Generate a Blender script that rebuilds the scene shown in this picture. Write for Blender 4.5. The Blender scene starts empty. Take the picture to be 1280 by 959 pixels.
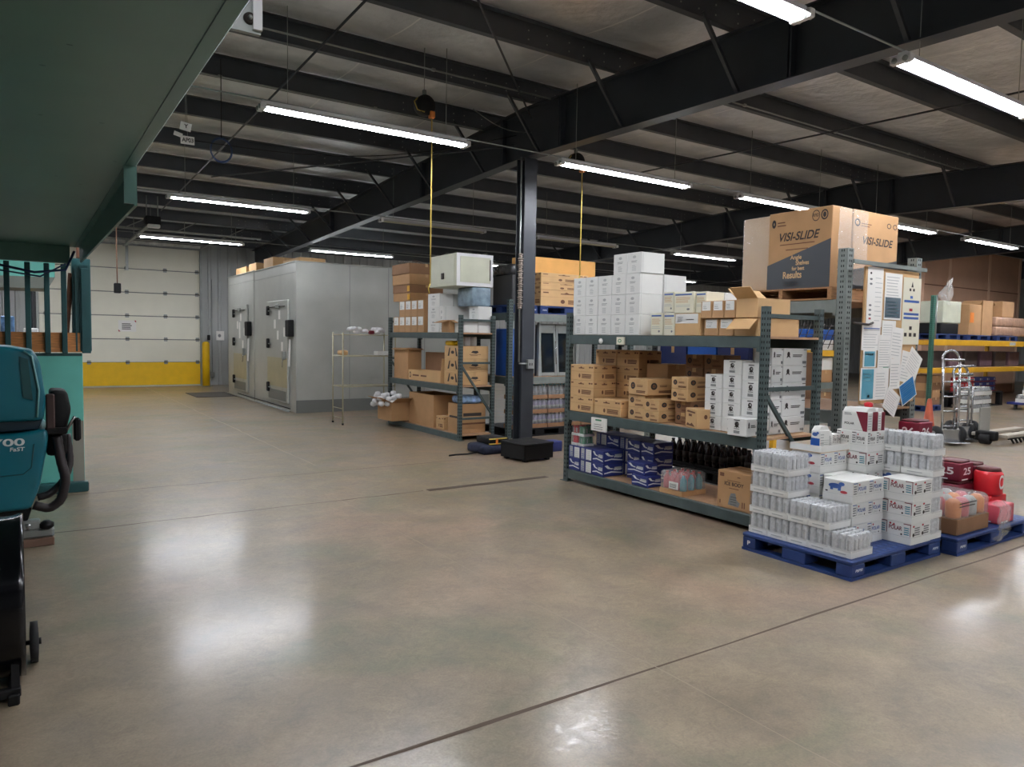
import bpy, bmesh, math, random
from mathutils import Vector, Matrix
random.seed(7)
SC = bpy.context.scene
COL = SC.collection
PI = math.pi

# ---------------------------------------------------------------- camera
F_PX, W_PX = 908.0, 1280.0
cam_d = bpy.data.cameras.new('camera')
cam = bpy.data.objects.new('camera', cam_d)
COL.objects.link(cam)
SC.camera = cam
cam_d.sensor_fit = 'HORIZONTAL'
cam_d.sensor_width = 36.0
cam_d.lens = F_PX / W_PX * 36.0
cam_d.clip_end = 200
CAM_R = Matrix(((0.8301, 0.0203, -0.5572), (-0.5573, 0.0600, -0.8282), (0.0166, 0.9980, 0.0612)))
cam.matrix_world = Matrix.Translation((0, 0, 1.65)) @ CAM_R.to_4x4()

# ---------------------------------------------------------------- world, exposure
wd = bpy.data.worlds.new('world'); SC.world = wd
wd.use_nodes = True
wd.node_tree.nodes['Background'].inputs[0].default_value = (0.9, 0.93, 1.0, 1)
wd.node_tree.nodes['Background'].inputs[1].default_value = 0.02
SC.view_settings.view_transform = 'Standard'
SC.view_settings.look = 'None'
SC.view_settings.gamma = 1.0
SC.view_settings.use_curve_mapping = False
SC.view_settings.exposure = 1.02
TUBE_POWER = 50.0

# ---------------------------------------------------------------- materials
def lin(c):
    c = c / 255.0
    return c / 12.92 if c <= 0.04045 else ((c + 0.055) / 1.055) ** 2.4
def rgb(t): return (lin(t[0]), lin(t[1]), lin(t[2]), 1.0)
MATS = {}
def mat(name, col, rough=0.6, metal=0.0, var=0.0, scale=6.0, emit=0.0, alpha=1.0, bump=0.0, stretch=None, spec=0.5):
    if name in MATS: return MATS[name]
    m = bpy.data.materials.new(name); m.use_nodes = True
    nt = m.node_tree; b = nt.nodes['Principled BSDF']
    b.inputs['Base Color'].default_value = rgb(col)
    b.inputs['Roughness'].default_value = rough
    b.inputs['Metallic'].default_value = metal
    b.inputs['Specular IOR Level'].default_value = spec
    if emit:
        b.inputs['Emission Color'].default_value = rgb(col)
        b.inputs['Emission Strength'].default_value = emit
    if alpha < 1: b.inputs['Alpha'].default_value = alpha
    if var or bump:
        tc = nt.nodes.new('ShaderNodeTexCoord'); mp = nt.nodes.new('ShaderNodeMapping')
        if stretch: mp.inputs['Scale'].default_value = stretch
        nz = nt.nodes.new('ShaderNodeTexNoise'); nz.inputs['Scale'].default_value = scale
        nz.inputs['Detail'].default_value = 5
        nt.links.new(tc.outputs['Object'], mp.inputs[0]); nt.links.new(mp.outputs[0], nz.inputs['Vector'])
        if var:
            cr = nt.nodes.new('ShaderNodeValToRGB')
            a = rgb(col)
            cr.color_ramp.elements[0].position = 0.3; cr.color_ramp.elements[1].position = 0.7
            cr.color_ramp.elements[0].color = tuple(max(0, v * (1 - var)) for v in a[:3]) + (1,)
            cr.color_ramp.elements[1].color = tuple(min(1, v * (1 + var)) for v in a[:3]) + (1,)
            nt.links.new(nz.outputs['Fac'], cr.inputs[0]); nt.links.new(cr.outputs[0], b.inputs['Base Color'])
        if bump:
            bp = nt.nodes.new('ShaderNodeBump'); bp.inputs['Strength'].default_value = bump
            bp.inputs['Distance'].default_value = 0.02
            nt.links.new(nz.outputs['Fac'], bp.inputs['Height']); nt.links.new(bp.outputs[0], b.inputs['Normal'])
    MATS[name] = m
    return m

M = dict(
    steel=mat('grey_green_steel', (70, 83, 82), 0.5, 0.1, 0.12, 9),
    darksteel=mat('dark_painted_steel', (50, 54, 60), 0.4, 0.0, 0.1, 3),
    purlin=mat('purlin_paint', (62, 66, 72), 0.45, 0.0, 0.12, 3),
    galv=mat('galvanised_steel', (150, 154, 150), 0.45, 0.5, 0.12, 4),
    rackgrey=mat('grey_rack_paint', (118, 125, 121), 0.5, 0.2, 0.12, 9),
    hole=mat('hole_black', (14, 15, 16), 0.9),
    black=mat('black_plastic', (13, 13, 15), 0.6, spec=0.3),
    rubber=mat('black_rubber', (22, 22, 23), 0.75),
    blackgloss=mat('black_gloss', (10, 11, 16), 0.16),
    white=mat('white_board', (226, 226, 222), 0.6, 0, 0.03, 4),
    whitepaint=mat('white_enamel', (225, 225, 225), 0.4),
    cream=mat('cream_print', (222, 218, 196), 0.6),
    beige=mat('pale_grey_green_enamel', (205, 207, 186), 0.45, 0, 0.06, 4),
    card=mat('cardboard', (176, 136, 94), 0.75, 0, 0.07, 5),
    card2=mat('cardboard_light', (202, 164, 116), 0.75, 0, 0.06, 5),
    card3=mat('cardboard_dark', (140, 104, 74), 0.8, 0, 0.08, 5),
    orange=mat('cardboard_orange', (226, 170, 96), 0.75, 0, 0.06, 5),
    ink=mat('ink_dark', (52, 44, 40), 0.7),
    inkbrown=mat('ink_brown', (104, 66, 42), 0.7),
    inkgrey=mat('ink_grey', (120, 122, 122), 0.7),
    inklight=mat('ink_pale', (176, 178, 176), 0.7),
    inkred=mat('ink_red', (170, 48, 60), 0.6),
    maroon=mat('maroon_print', (112, 20, 42), 0.45),
    inkblue=mat('ink_blue', (58, 92, 160), 0.6),
    inkteal=mat('ink_teal', (64, 132, 148), 0.6),
    tape=mat('clear_brown_tape', (190, 152, 104), 0.3),
    navy=mat('navy_carton', (40, 52, 120), 0.4, 0, 0.1, 6),
    blueplast=mat('blue_pallet_plastic', (28, 54, 108), 0.5, 0, 0.12, 5),
    bluecase=mat('blue_case', (24, 84, 168), 0.4, 0, 0.1, 5),
    wood=mat('pallet_wood', (158, 116, 78), 0.8, 0, 0.25, 6, stretch=(1, 8, 8)),
    plank=mat('varnished_wood', (204, 136, 76), 0.5, 0, 0.3, 5, stretch=(2, 2, 22)),
    deck=mat('particle_board', (168, 132, 100), 0.8, 0, 0.12, 20),
    teal=mat('teal_paint', (86, 124, 116), 0.42, 0, 0.08, 1.5),
    tealdark=mat('dark_teal_paint', (34, 82, 84), 0.45, 0, 0.15, 4),
    teallight=mat('light_teal_paint', (108, 196, 182), 0.5, 0, 0.05, 3),
    rust=mat('rusty_brown', (104, 66, 46), 0.8, 0, 0.3, 12),
    scrub=mat('scrubber_teal', (14, 104, 118), 0.32, 0, 0.05, 2),
    yellow=mat('safety_yellow', (238, 190, 10), 0.5, 0, 0.05, 5),
    rackyellow=mat('rack_yellow', (222, 168, 40), 0.5, 0, 0.06, 5),
    green=mat('green_rack_paint', (52, 100, 84), 0.5, 0, 0.08, 5),
    cable=mat('yellow_cord', (214, 186, 90), 0.5),
    orangeplug=mat('orange_plastic', (228, 132, 50), 0.5),
    tube=mat('lit_tube', (245, 248, 255), 0.5, emit=TUBE_POWER),
    offtube=mat('unlit_tube', (196, 192, 170), 0.4),
    alu=mat('can_aluminium', (214, 216, 218), 0.3, 0.3, 0.22, 45),
    canwhite=mat('can_white', (226, 228, 230), 0.3, 0.1),
    canend=mat('can_end', (200, 202, 204), 0.25, 0.9),
    film=mat('clear_film', (240, 242, 244), 0.12, 0, alpha=0.16, bump=0.5, scale=30, spec=0.8),
    film2=mat('cloudy_film', (226, 226, 222), 0.18, 0, alpha=0.30, bump=1.0, scale=18, spec=1.0),
    filmdark=mat('black_film', (52, 52, 54), 0.25, 0, 0.3, 14, bump=0.6),
    pet=mat('clear_bottle', (190, 196, 204), 0.15, 0, alpha=0.6),
    cola=mat('dark_drink', (40, 26, 26), 0.2),
    petpurple=mat('purple_bottle', (120, 112, 140), 0.25),
    red=mat('red_print', (206, 34, 44), 0.35),
    redsoft=mat('pink_red_bottle', (208, 88, 100), 0.4),
    tealb=mat('teal_bottle', (66, 146, 160), 0.4),
    greenb=mat('green_bottle', (70, 140, 100), 0.4),
    paper=mat('white_paper', (232, 230, 224), 0.7),
    paperblue=mat('blue_print', (48, 120, 176), 0.6),
    paperteal=mat('teal_print', (84, 150, 168), 0.6),
    greyblue=mat('slate_print', (84, 100, 110), 0.6),
    visiblack=mat('visi_black', (48, 52, 58), 0.35),
    brownwall=mat('kraft_wall', (206, 168, 142), 0.8, 0, 0.06, 2),
    cooler=mat('cooler_panel', (176, 178, 172), 0.42, 0.35, 0.10, 1.2),
    coolerstrip=mat('tan_guard', (168, 160, 128), 0.45, 0.1, 0.08, 3),
    doorpanel=mat('door_panel', (232, 229, 212), 0.55, 0, 0.03, 2),
    foil=mat('foil_insulation', (226, 226, 220), 0.4, 0.25, 0.2, 7, bump=0.4),
    glassdark=mat('dark_glass', (22, 30, 36), 0.08),
    mirror=mat('mirror', (150, 190, 200), 0.06, 1.0),
    cone=mat('cone_orange', (196, 96, 66), 0.6),
    grass=mat('bag_white', (232, 232, 234), 0.35, bump=0.5, scale=20),
    chrome=mat('chrome', (190, 192, 194), 0.25, 0.9),
    gold=mat('brass', (176, 170, 142), 0.4, 0.5),
)

# wall sheet, floor, ceiling have node graphs of their own
def wall_mat():
    m = bpy.data.materials.new('corrugated_sheet'); m.use_nodes = True
    b = m.node_tree.nodes['Principled BSDF']
    b.inputs['Base Color'].default_value = rgb((170, 172, 170)); b.inputs['Roughness'].default_value = 0.5
    b.inputs['Metallic'].default_value = 0.15
    return m
def floor_mat():
    m = bpy.data.materials.new('polished_concrete'); m.use_nodes = True
    nt = m.node_tree; b = nt.nodes['Principled BSDF']; L = nt.links.new
    tc = nt.nodes.new('ShaderNodeTexCoord')
    def noise(s, det=6, dist=0.0):
        n = nt.nodes.new('ShaderNodeTexNoise'); n.inputs['Scale'].default_value = s
        n.inputs['Detail'].default_value = det; n.inputs['Distortion'].default_value = dist
        L(tc.outputs['Object'], n.inputs['Vector']); return n
    n1 = noise(0.55, 6, 0.6); n2 = noise(3.2, 8, 0.3); n3 = noise(90, 3); n4 = noise(0.9, 5, 1.2)
    cr = nt.nodes.new('ShaderNodeValToRGB')
    e = cr.color_ramp.elements
    e[0].position = 0.22; e[0].color = rgb((124, 111, 88))
    e[1].position = 0.78; e[1].color = rgb((158, 130, 110))
    k = e.new(0.5); k.color = rgb((142, 127, 106))
    L(n1.outputs['Fac'], cr.inputs[0])
    def mult(src, n, lo, hi):
        r = nt.nodes.new('ShaderNodeMapRange'); r.inputs['From Min'].default_value = 0.25; r.inputs['From Max'].default_value = 0.75
        r.inputs['To Min'].default_value = lo; r.inputs['To Max'].default_value = hi
        L(n.outputs['Fac'], r.inputs['Value'])
        v = nt.nodes.new('ShaderNodeVectorMath'); v.operation = 'SCALE'
        L(src, v.inputs[0]); L(r.outputs[0], v.inputs['Scale']); return v.outputs[0]
    c2 = mult(cr.outputs[0], n2, 0.66, 1.26)
    cg = nt.nodes.new('ShaderNodeValToRGB')
    cg.color_ramp.elements[0].position = 0.52; cg.color_ramp.elements[0].color = (0, 0, 0, 1)
    cg.color_ramp.elements[1].position = 0.68; cg.color_ramp.elements[1].color = (0.4, 0.4, 0.4, 1)
    L(n4.outputs['Fac'], cg.inputs[0])
    mg = nt.nodes.new('ShaderNodeMix'); mg.data_type = 'RGBA'
    mg.inputs[7].default_value = rgb((98, 108, 80))
    L(cg.outputs[0], mg.inputs[0]); L(c2, mg.inputs[6])
    c3 = mult(mult(mg.outputs[2], n3, 0.86, 1.14), noise(11, 6, 2.0), 0.86, 1.14)
    L(c3, b.inputs['Base Color'])
    b.inputs['Coat Weight'].default_value = 0.6; b.inputs['Coat IOR'].default_value = 1.5
    rc = nt.nodes.new('ShaderNodeMapRange'); rc.inputs['To Min'].default_value = 0.04; rc.inputs['To Max'].default_value = 0.34
    L(noise(24, 8, 1.0).outputs['Fac'], rc.inputs['Value']); L(rc.outputs[0], b.inputs['Coat Roughness'])
    rr = nt.nodes.new('ShaderNodeMapRange')
    rr.inputs['To Min'].default_value = 0.42; rr.inputs['To Max'].default_value = 0.6
    rr.inputs['From Min'].default_value = 0.3; rr.inputs['From Max'].default_value = 0.7
    L(n2.outputs['Fac'], rr.inputs['Value']); L(rr.outputs[0], b.inputs['Roughness'])
    bp = nt.nodes.new('ShaderNodeBump'); bp.inputs['Strength'].default_value = 0.10
    bp.inputs['Distance'].default_value = 0.01
    nb = noise(38, 6); L(nb.outputs['Fac'], bp.inputs['Height']); L(bp.outputs[0], b.inputs['Normal'])
    return m
def ceil_mat():
    m = bpy.data.materials.new('foil_faced_insulation'); m.use_nodes = True
    nt = m.node_tree; b = nt.nodes['Principled BSDF']; L = nt.links.new
    tc = nt.nodes.new('ShaderNodeTexCoord')
    n = nt.nodes.new('ShaderNodeTexNoise'); n.inputs['Scale'].default_value = 1.4; n.inputs['Detail'].default_value = 6
    n.inputs['Distortion'].default_value = 0.8
    L(tc.outputs['Object'], n.inputs['Vector'])
    cr = nt.nodes.new('ShaderNodeValToRGB')
    cr.color_ramp.elements[0].position = 0.3; cr.color_ramp.elements[0].color = rgb((206, 208, 210))
    cr.color_ramp.elements[1].position = 0.7; cr.color_ramp.elements[1].color = rgb((240, 241, 242))
    L(n.outputs['Fac'], cr.inputs[0]); L(cr.outputs[0], b.inputs['Base Color'])
    b.inputs['Roughness'].default_value = 0.34; b.inputs['Metallic'].default_value = 0.5
    n2 = nt.nodes.new('ShaderNodeTexNoise'); n2.inputs['Scale'].default_value = 5; n2.inputs['Detail'].default_value = 4
    L(tc.outputs['Object'], n2.inputs['Vector'])
    bp = nt.nodes.new('ShaderNodeBump'); bp.inputs['Strength'].default_value = 0.8; bp.inputs['Distance'].default_value = 0.05
    L(n2.outputs['Fac'], bp.inputs['Height']); L(bp.outputs[0], b.inputs['Normal'])
    return m

# ---------------------------------------------------------------- mesh helpers
def text_mesh(s, cache={}):
    if s in cache: return cache[s]
    cu = bpy.data.curves.new('t', 'FONT'); cu.body = s; cu.size = 1.0; cu.offset = 0.022
    ob = bpy.data.objects.new('t', cu); COL.objects.link(ob)
    dg = bpy.context.evaluated_depsgraph_get()
    me = bpy.data.meshes.new_from_object(ob.evaluated_get(dg))
    vs = [v.co.copy() for v in me.vertices]; fs = [tuple(p.vertices) for p in me.polygons]
    bpy.data.objects.remove(ob); bpy.data.curves.remove(cu); bpy.data.meshes.remove(me)
    if vs:
        x0 = min(v.x for v in vs); x1 = max(v.x for v in vs); y0 = min(v.y for v in vs); y1 = max(v.y for v in vs)
        vs = [Vector(((v.x - x0) / (x1 - x0), (v.y - y0) / (y1 - y0), 0)) for v in vs]
    cache[s] = (vs, fs); return cache[s]

class MB:
    def __init__(s): s.v = []; s.f = []; s.mi = []; s.ms = []; s.sm = []
    def _m(s, m):
        m = M[m] if isinstance(m, str) else m
        if m not in s.ms: s.ms.append(m)
        return s.ms.index(m)
    def add(s, vs, fs, m, smooth=False):
        o = len(s.v); k = s._m(m)
        s.v += [tuple(v) for v in vs]
        for f in fs: s.f.append(tuple(i + o for i in f)); s.mi.append(k); s.sm.append(smooth)
        return s
    def box(s, x0, x1, y0, y1, z0, z1, m, R=None, c=None):
        vs = [Vector((x, y, z)) for z in (z0, z1) for y in (y0, y1) for x in (x0, x1)]
        if R is not None:
            c = Vector(c) if c is not None else Vector(((x0 + x1) / 2, (y0 + y1) / 2, (z0 + z1) / 2))
            vs = [R @ (v - c) + c for v in vs]
        return s.add(vs, [(0, 2, 3, 1), (4, 5, 7, 6), (0, 1, 5, 4), (2, 6, 7, 3), (0, 4, 6, 2), (1, 3, 7, 5)], m)
    def cbox(s, x0, x1, y0, y1, z0, z1, m, b=0.006, seg=1):
        bm = bmesh.new(); bmesh.ops.create_cube(bm, size=1)
        for v in bm.verts:
            v.co = Vector((x0 if v.co.x < 0 else x1, y0 if v.co.y < 0 else y1, z0 if v.co.z < 0 else z1))
        bmesh.ops.bevel(bm, geom=bm.edges[:], offset=b, segments=seg, affect='EDGES', profile=0.5)
        bm.verts.index_update()
        vs = [v.co.copy() for v in bm.verts]; fs = [tuple(v.index for v in f.verts) for f in bm.faces]; bm.free()
        return s.add(vs, fs, m, seg > 1)
    def beam(s, p0, p1, w, h, m, up=(0, 0, 1)):
        p0 = Vector(p0); p1 = Vector(p1); d = (p1 - p0).normalized(); up = Vector(up)
        if abs(d.dot(up)) > 0.98: up = Vector((0, 1, 0))
        a = d.cross(up).normalized(); b = a.cross(d).normalized()
        vs = [p + a * (i * w / 2) + b * (j * h / 2) for p in (p0, p1) for i, j in ((-1, -1), (1, -1), (1, 1), (-1, 1))]
        return s.add(vs, [(0, 1, 2, 3), (7, 6, 5, 4), (0, 4, 5, 1), (1, 5, 6, 2), (2, 6, 7, 3), (3, 7, 4, 0)], m)
    def tube(s, pts, r, m, n=8, closed=False):
        pts = [Vector(p) for p in pts]; rr = r if isinstance(r, (list, tuple)) else [r] * len(pts)
        vs = []; pa = None
        for i, p in enumerate(pts):
            if closed: d = pts[(i + 1) % len(pts)] - pts[i - 1]
            else: d = pts[min(i + 1, len(pts) - 1)] - pts[max(i - 1, 0)]
            d.normalize()
            if pa is None:
                u = Vector((0, 0, 1)) if abs(d.z) < 0.9 else Vector((1, 0, 0)); a = d.cross(u).normalized()
            else:
                a = (pa - d * pa.dot(d)).normalized()
            pa = a; b = d.cross(a)
            for k in range(n):
                t = 2 * PI * k / n; vs.append(p + a * (math.cos(t) * rr[i]) + b * (math.sin(t) * rr[i]))
        fs = []; N = len(pts)
        for i in range(N if closed else N - 1):
            j = (i + 1) % N
            for k in range(n): fs.append((i * n + k, i * n + (k + 1) % n, j * n + (k + 1) % n, j * n + k))
        if not closed: fs += [tuple(range(n - 1, -1, -1)), tuple((N - 1) * n + k for k in range(n))]
        return s.add(vs, fs, m, True)
    def lathe(s, c, prof, m, n=16, axis='z'):
        c = Vector(c); vs = []
        for r, h in prof:
            for k in range(n):
                t = 2 * PI * k / n; a, b = math.cos(t) * r, math.sin(t) * r
                vs.append(c + (Vector((a, b, h)) if axis == 'z' else Vector((h, a, b)) if axis == 'x' else Vector((a, h, b))))
        fs = []
        for i in range(len(prof) - 1):
            for k in range(n): fs.append((i * n + k, i * n + (k + 1) % n, (i + 1) * n + (k + 1) % n, (i + 1) * n + k))
        fs += [tuple(range(n - 1, -1, -1)), tuple((len(prof) - 1) * n + k for k in range(n))]
        return s.add(vs, fs, m, True)
    def prism(s, poly, a0, a1, m, axis='x'):
        n = len(poly)
        def P(p, a): return (a, p[0], p[1]) if axis == 'x' else (p[0], a, p[1]) if axis == 'y' else (p[0], p[1], a)
        vs = [P(p, a0) for p in poly] + [P(p, a1) for p in poly]
        fs = [tuple(range(n - 1, -1, -1)), tuple(range(n, 2 * n))] + [(i, (i + 1) % n, n + (i + 1) % n, n + i) for i in range(n)]
        return s.add(vs, fs, m)
    def frame(s, o, u, v, w, off=0.0012):
        """a local drawing frame on a face: o origin, u right, v up, w outward"""
        s.fr = (Vector(o), Vector(u), Vector(v), Vector(w) * off); return s
    def mark(s, u0, v0, u1, v1, m):
        o, u, v, w = s.fr
        return s.add([o + u * a + v * b + w for a, b in ((u0, v0), (u1, v0), (u1, v1), (u0, v1))], [(0, 1, 2, 3)], m)
    def poly(s, pts, m):
        o, u, v, w = s.fr
        return s.add([o + u * a + v * b + w for a, b in pts], [tuple(range(len(pts)))], m)
    def disc(s, cu, cv, ru, rv, m, n=14, hole=0):
        o, u, v, w = s.fr
        P = [(math.cos(2 * PI * k / n), math.sin(2 * PI * k / n)) for k in range(n)]
        if not hole: return s.poly([(cu + a * ru, cv + b * rv) for a, b in P], m)
        vs = [o + u * (cu + a * ru * q) + v * (cv + b * rv * q) + w for q in (1, hole) for a, b in P]
        return s.add(vs, [(k, (k + 1) % n, n + (k + 1) % n, n + k) for k in range(n)], m)
    def text(s, t, u0, v0, u1, v1, m, slant=0.0):
        o, u, v, w = s.fr; vs, fs = text_mesh(t)
        return s.add([o + u * (u0 + (u1 - u0) * p.x + slant * p.y * (u1 - u0)) + v * (v0 + (v1 - v0) * p.y) + w * 1.5 for p in vs], fs, m)
    def lines(s, u0, v0, u1, v1, n, m, fill=0.4, ragged=0.25):
        h = (v1 - v0) / n
        for i in range(n):
            e = u1 - (u1 - u0) * ragged * random.random()
            s.mark(u0, v0 + i * h, e, v0 + i * h + h * fill, m)
        return s
    def build(s, name, parent=None, org=None, world=False):
        me = bpy.data.meshes.new(name)
        off = Vector((0, 0, 0))
        if world:
            p = parent
            while p is not None: off += Vector(p.location); p = p.parent
            if parent is None and org is not None: off = Vector(org)
        me.from_pydata([tuple(Vector(v) - off) for v in s.v], [], s.f)
        for m in s.ms: me.materials.append(m)
        me.polygons.foreach_set('material_index', s.mi)
        me.polygons.foreach_set('use_smooth', s.sm)
        me.update()
        o = bpy.data.objects.new(name, me); COL.objects.link(o)
        if parent is not None: o.parent = parent
        if org is not None: o.location = org
        return o

def tag(o, label, cat, group=None):
    o['label'] = label; o['category'] = cat
    if group: o['group'] = group
    return o
def thing(name, label, cat, loc=(0, 0, 0), rz=0.0, group=None):
    o = bpy.data.objects.new(name, None); COL.objects.link(o)
    o.empty_display_size = 0.1
    o.location = loc; o.rotation_euler = (0, 0, rz)
    return tag(o, label, cat, group)
def struct(o): o['kind'] = 'structure'; return o
def copy_tree(o, parent=None):
    c = o.copy(); COL.objects.link(c)
    if parent is not None: c.parent = parent
    for ch in list(o.children): copy_tree(ch, c)
    return c
def place(proto, loc, rz, label, group=None):
    if not proto.get('used'):
        o = proto; o['used'] = 1
    else: o = copy_tree(proto)
    o.location = loc; o.rotation_euler = (0, 0, rz); o['label'] = label
    if group: o['group'] = group
    return o
ORD = ['first', 'second', 'third', 'fourth', 'fifth', 'sixth', 'seventh', 'eighth', 'ninth', 'tenth']

# faces of a local box (w along x, d along y, h up), origin at base centre
def face(mb, f, w, d, h):
    if f == 'L': return mb.frame((-w / 2, d / 2, 0), (0, -d, 0), (0, 0, h), (-1, 0, 0))   # the side towards the main aisle
    if f == 'F': return mb.frame((-w / 2, -d / 2, 0), (w, 0, 0), (0, 0, h), (0, -1, 0))
    if f == 'T': return mb.frame((-w / 2, -d / 2, h), (w, 0, 0), (0, d, 0), (0, 0, 1))

# print styles ---------------------------------------------------------------
def p_white(mb, w, d, h):
    face(mb, 'L', w, d, h)
    mb.disc(.5, .78, .12, .07, 'inklight'); mb.lines(.3, .52, .72, .64, 2, 'inkgrey', .35); mb.lines(.35, .12, .65, .42, 4, 'inklight', .4)
    mb.mark(.02, .0, .03, 1, 'inklight')
    face(mb, 'F', w, d, h); mb.mark(.06, .03, .07, .97, 'inklight')
def p_tan(mb, w, d, h):
    for f in 'LF':
        face(mb, f, w, d, h)
        mb.poly([(.42, .82), (.47, .9), (.52, .82), (.6, .82), (.6, .76), (.36, .76), (.36, .82)], 'inkbrown')
        mb.mark(.8, .8, .88, .9, 'inkbrown'); mb.mark(.9, .8, .96, .9, 'inkbrown'); mb.mark(.04, .8, .14, .88, 'inkbrown')
        mb.disc(.4, .3, .04, .13, 'inkbrown'); mb.lines(.5, .16, .92, .44, 3, 'inkbrown', .7, .1)
        mb.mark(0, .56, 1, .58, 'card')
def p_round(mb, w, d, h):
    for f in 'LF':
        face(mb, f, w, d, h)
        mb.disc(.24, .56, .12, .22, 'ink', hole=.45); mb.disc(.24, .56, .05, .09, 'inkbrown')
        mb.lines(.45, .5, .8, .66, 2, 'inkbrown', .5); mb.lines(.42, .14, .9, .3, 2, 'inkbrown', .75, .05)
def p_globe(mb, w, d, h):
    face(mb, 'L', w, d, h)
    mb.mark(.34, .86, .66, .91, 'ink'); mb.disc(.5, .66, .11, .14, 'ink'); mb.disc(.52, .68, .04, .06, 'white')
    mb.poly([(.42, .56), (.36, .46), (.46, .5), (.5, .42), (.54, .5), (.64, .46), (.58, .56)], 'ink')
    mb.mark(.36, .38, .64, .41, 'ink'); mb.lines(.34, .14, .66, .3, 3, 'inkgrey', .8, .05)
    face(mb, 'F', w, d, h)
    mb.disc(.2, .66, .06, .15, 'ink'); mb.poly([(.14, .56), (.12, .42), (.2, .52), (.28, .42), (.26, .56)], 'ink')
    mb.lines(.38, .5, .82, .68, 2, 'ink', .55, .25); mb.mark(.8, .1, .97, .26, 'inkgrey'); mb.mark(.84, .9, .98, .94, 'ink')
def p_navy(mb, w, d, h):
    for f in 'LF':
        face(mb, f, w, d, h)
        mb.poly([(.06, .86), (.2, .9), (.34, .66), (.5, .62), (.44, .54), (.22, .62)], 'white')
        mb.mark(.56, .5, .92, .72, 'inklight'); mb.text('Water', .5, .44, .94, .62, 'white')
        mb.poly([(.05, .3), (.4, .4), (.95, .26), (.95, .18), (.4, .3), (.05, .22)], 'white')
def p_navy2(mb, w, d, h):
    face(mb, 'L', w, d, h)
    mb.mark(.08, .1, .36, .94, 'inklight'); mb.lines(.1, .14, .34, .9, 5, 'inkblue', .5)
    mb.mark(.5, .08, .96, .92, 'white'); mb.lines(.53, .1, .93, .88, 7, 'inklight', .4)
    face(mb, 'F', w, d, h)
    mb.mark(.1, .1, .32, .42, 'inklight'); mb.mark(.1, .75, .3, .9, 'inkblue'); mb.text('Water', .5, .5, .92, .72, 'inklight')
    mb.poly([(.42, .3), (.7, .42), (.95, .3), (.95, .2), (.7, .34), (.42, .2)], 'white')
def p_label(mb, w, d, h):
    face(mb, 'L', w, d, h)
    mb.mark(.12, .45, .9, .97, 'white'); mb.lines(.2, .55, .6, .85, 3, 'inkgrey', .4)
def p_polar(mb, w, d, h, c='ink'):
    for f in 'LF':
        face(mb, f, w, d, h)
        long = (d if f == 'L' else w) > .26
        z0 = .34
        mb.mark(0, z0 - .012, 1, z0, 'inklight')
        if not long and f == 'L':
            mb.disc(.4, .7, .22, .12, 'inkblue'); mb.disc(.62, .82, .1, .09, 'inkblue'); mb.mark(.24, .5, .34, .66, 'inkblue'); mb.mark(.5, .5, .6, .66, 'inkblue')
            mb.disc(.7, .46, .12, .07, 'inkred'); mb.disc(.12, .42, .05, .035, 'ink')
            continue
        for a, b in ((0, .5), (.5, 1)):
            k = b - a
            mb.lines(a + .04 * k, .42, a + .24 * k, .86, 4, 'inkgrey', .5, .1); mb.mark(a + .02 * k, .9, a + .26 * k, .94, c)
            mb.mark(a + .27 * k, .42, a + .29 * k, .94, 'inkgrey')
            mb.disc(a + .4 * k, .84, .04 * k, .05, 'inkred'); mb.text('POLAR', a + .33 * k, .56, a + .84 * k, .74, c)
            mb.disc(a + .78 * k, .44, .035 * k, .04, 'ink'); mb.lines(a + .36 * k, .42, a + .7 * k, .52, 2, 'inklight', .4)
def p_polar1(mb, w, d, h, c='maroon'):
    face(mb, 'L', w, d, h)
    mb.mark(0, .33, 1, .345, 'inklight')
    mb.mark(.0, .93, .24, .97, c); mb.mark(.225, .4, .245, .95, c); mb.lines(.04, .44, .18, .86, 4, 'inkteal', .5, .1)
    mb.mark(.76, .93, 1, .97, c); mb.mark(.97, .4, .99, .95, c); mb.lines(.78, .44, .94, .84, 4, 'inkteal', .5, .1)
    mb.disc(.34, .87, .035, .05, 'inkred'); mb.text('POLAR', .3, .6, .72, .8, c); mb.disc(.7, .44, .03, .045, 'ink')
    mb.poly([(.4, .8), (.46, .92), (.5, .8)], 'inkred')
    face(mb, 'F', w, d, h)
    mb.mark(0, .33, 1, .345, 'inklight')
    for a in (.05, .52):
        mb.lines(a + .12, .42, a + .4, .84, 4, 'inkgrey', .55, .1); mb.disc(a + .07, .86, .05, .05, 'inkred'); mb.disc(a + .07, .46, .05, .09, 'ink')
def p_meat(mb, w, d, h):
    face(mb, 'L', w, d, h)
    mb.poly([(.2, .2), (.3, .85), (.36, .85), (.3, .2)], 'ink'); mb.poly([(.8, .2), (.7, .85), (.64, .85), (.7, .2)], 'ink'); mb.disc(.5, .5, .1, .13, 'ink')
    face(mb, 'F', w, d, h)
    mb.poly([(.36, .5), (.42, .64), (.6, .64), (.64, .5), (.54, .42)], 'ink'); mb.mark(.3, .34, .72, .37, 'ink'); mb.mark(.34, .26, .6, .29, 'inkbrown')
def p_cream(mb, w, d, h):
    face(mb, 'L', w, d, h)
    mb.mark(.06, .84, .92, .91, 'inkblue'); mb.lines(.1, .5, .88, .78, 4, 'card2', .4); mb.lines(.1, .3, .88, .44, 2, 'inklight', .3)
    mb.disc(.75, .18, .08, .05, 'inkgrey')
def p_none(mb, w, d, h): pass
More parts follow.
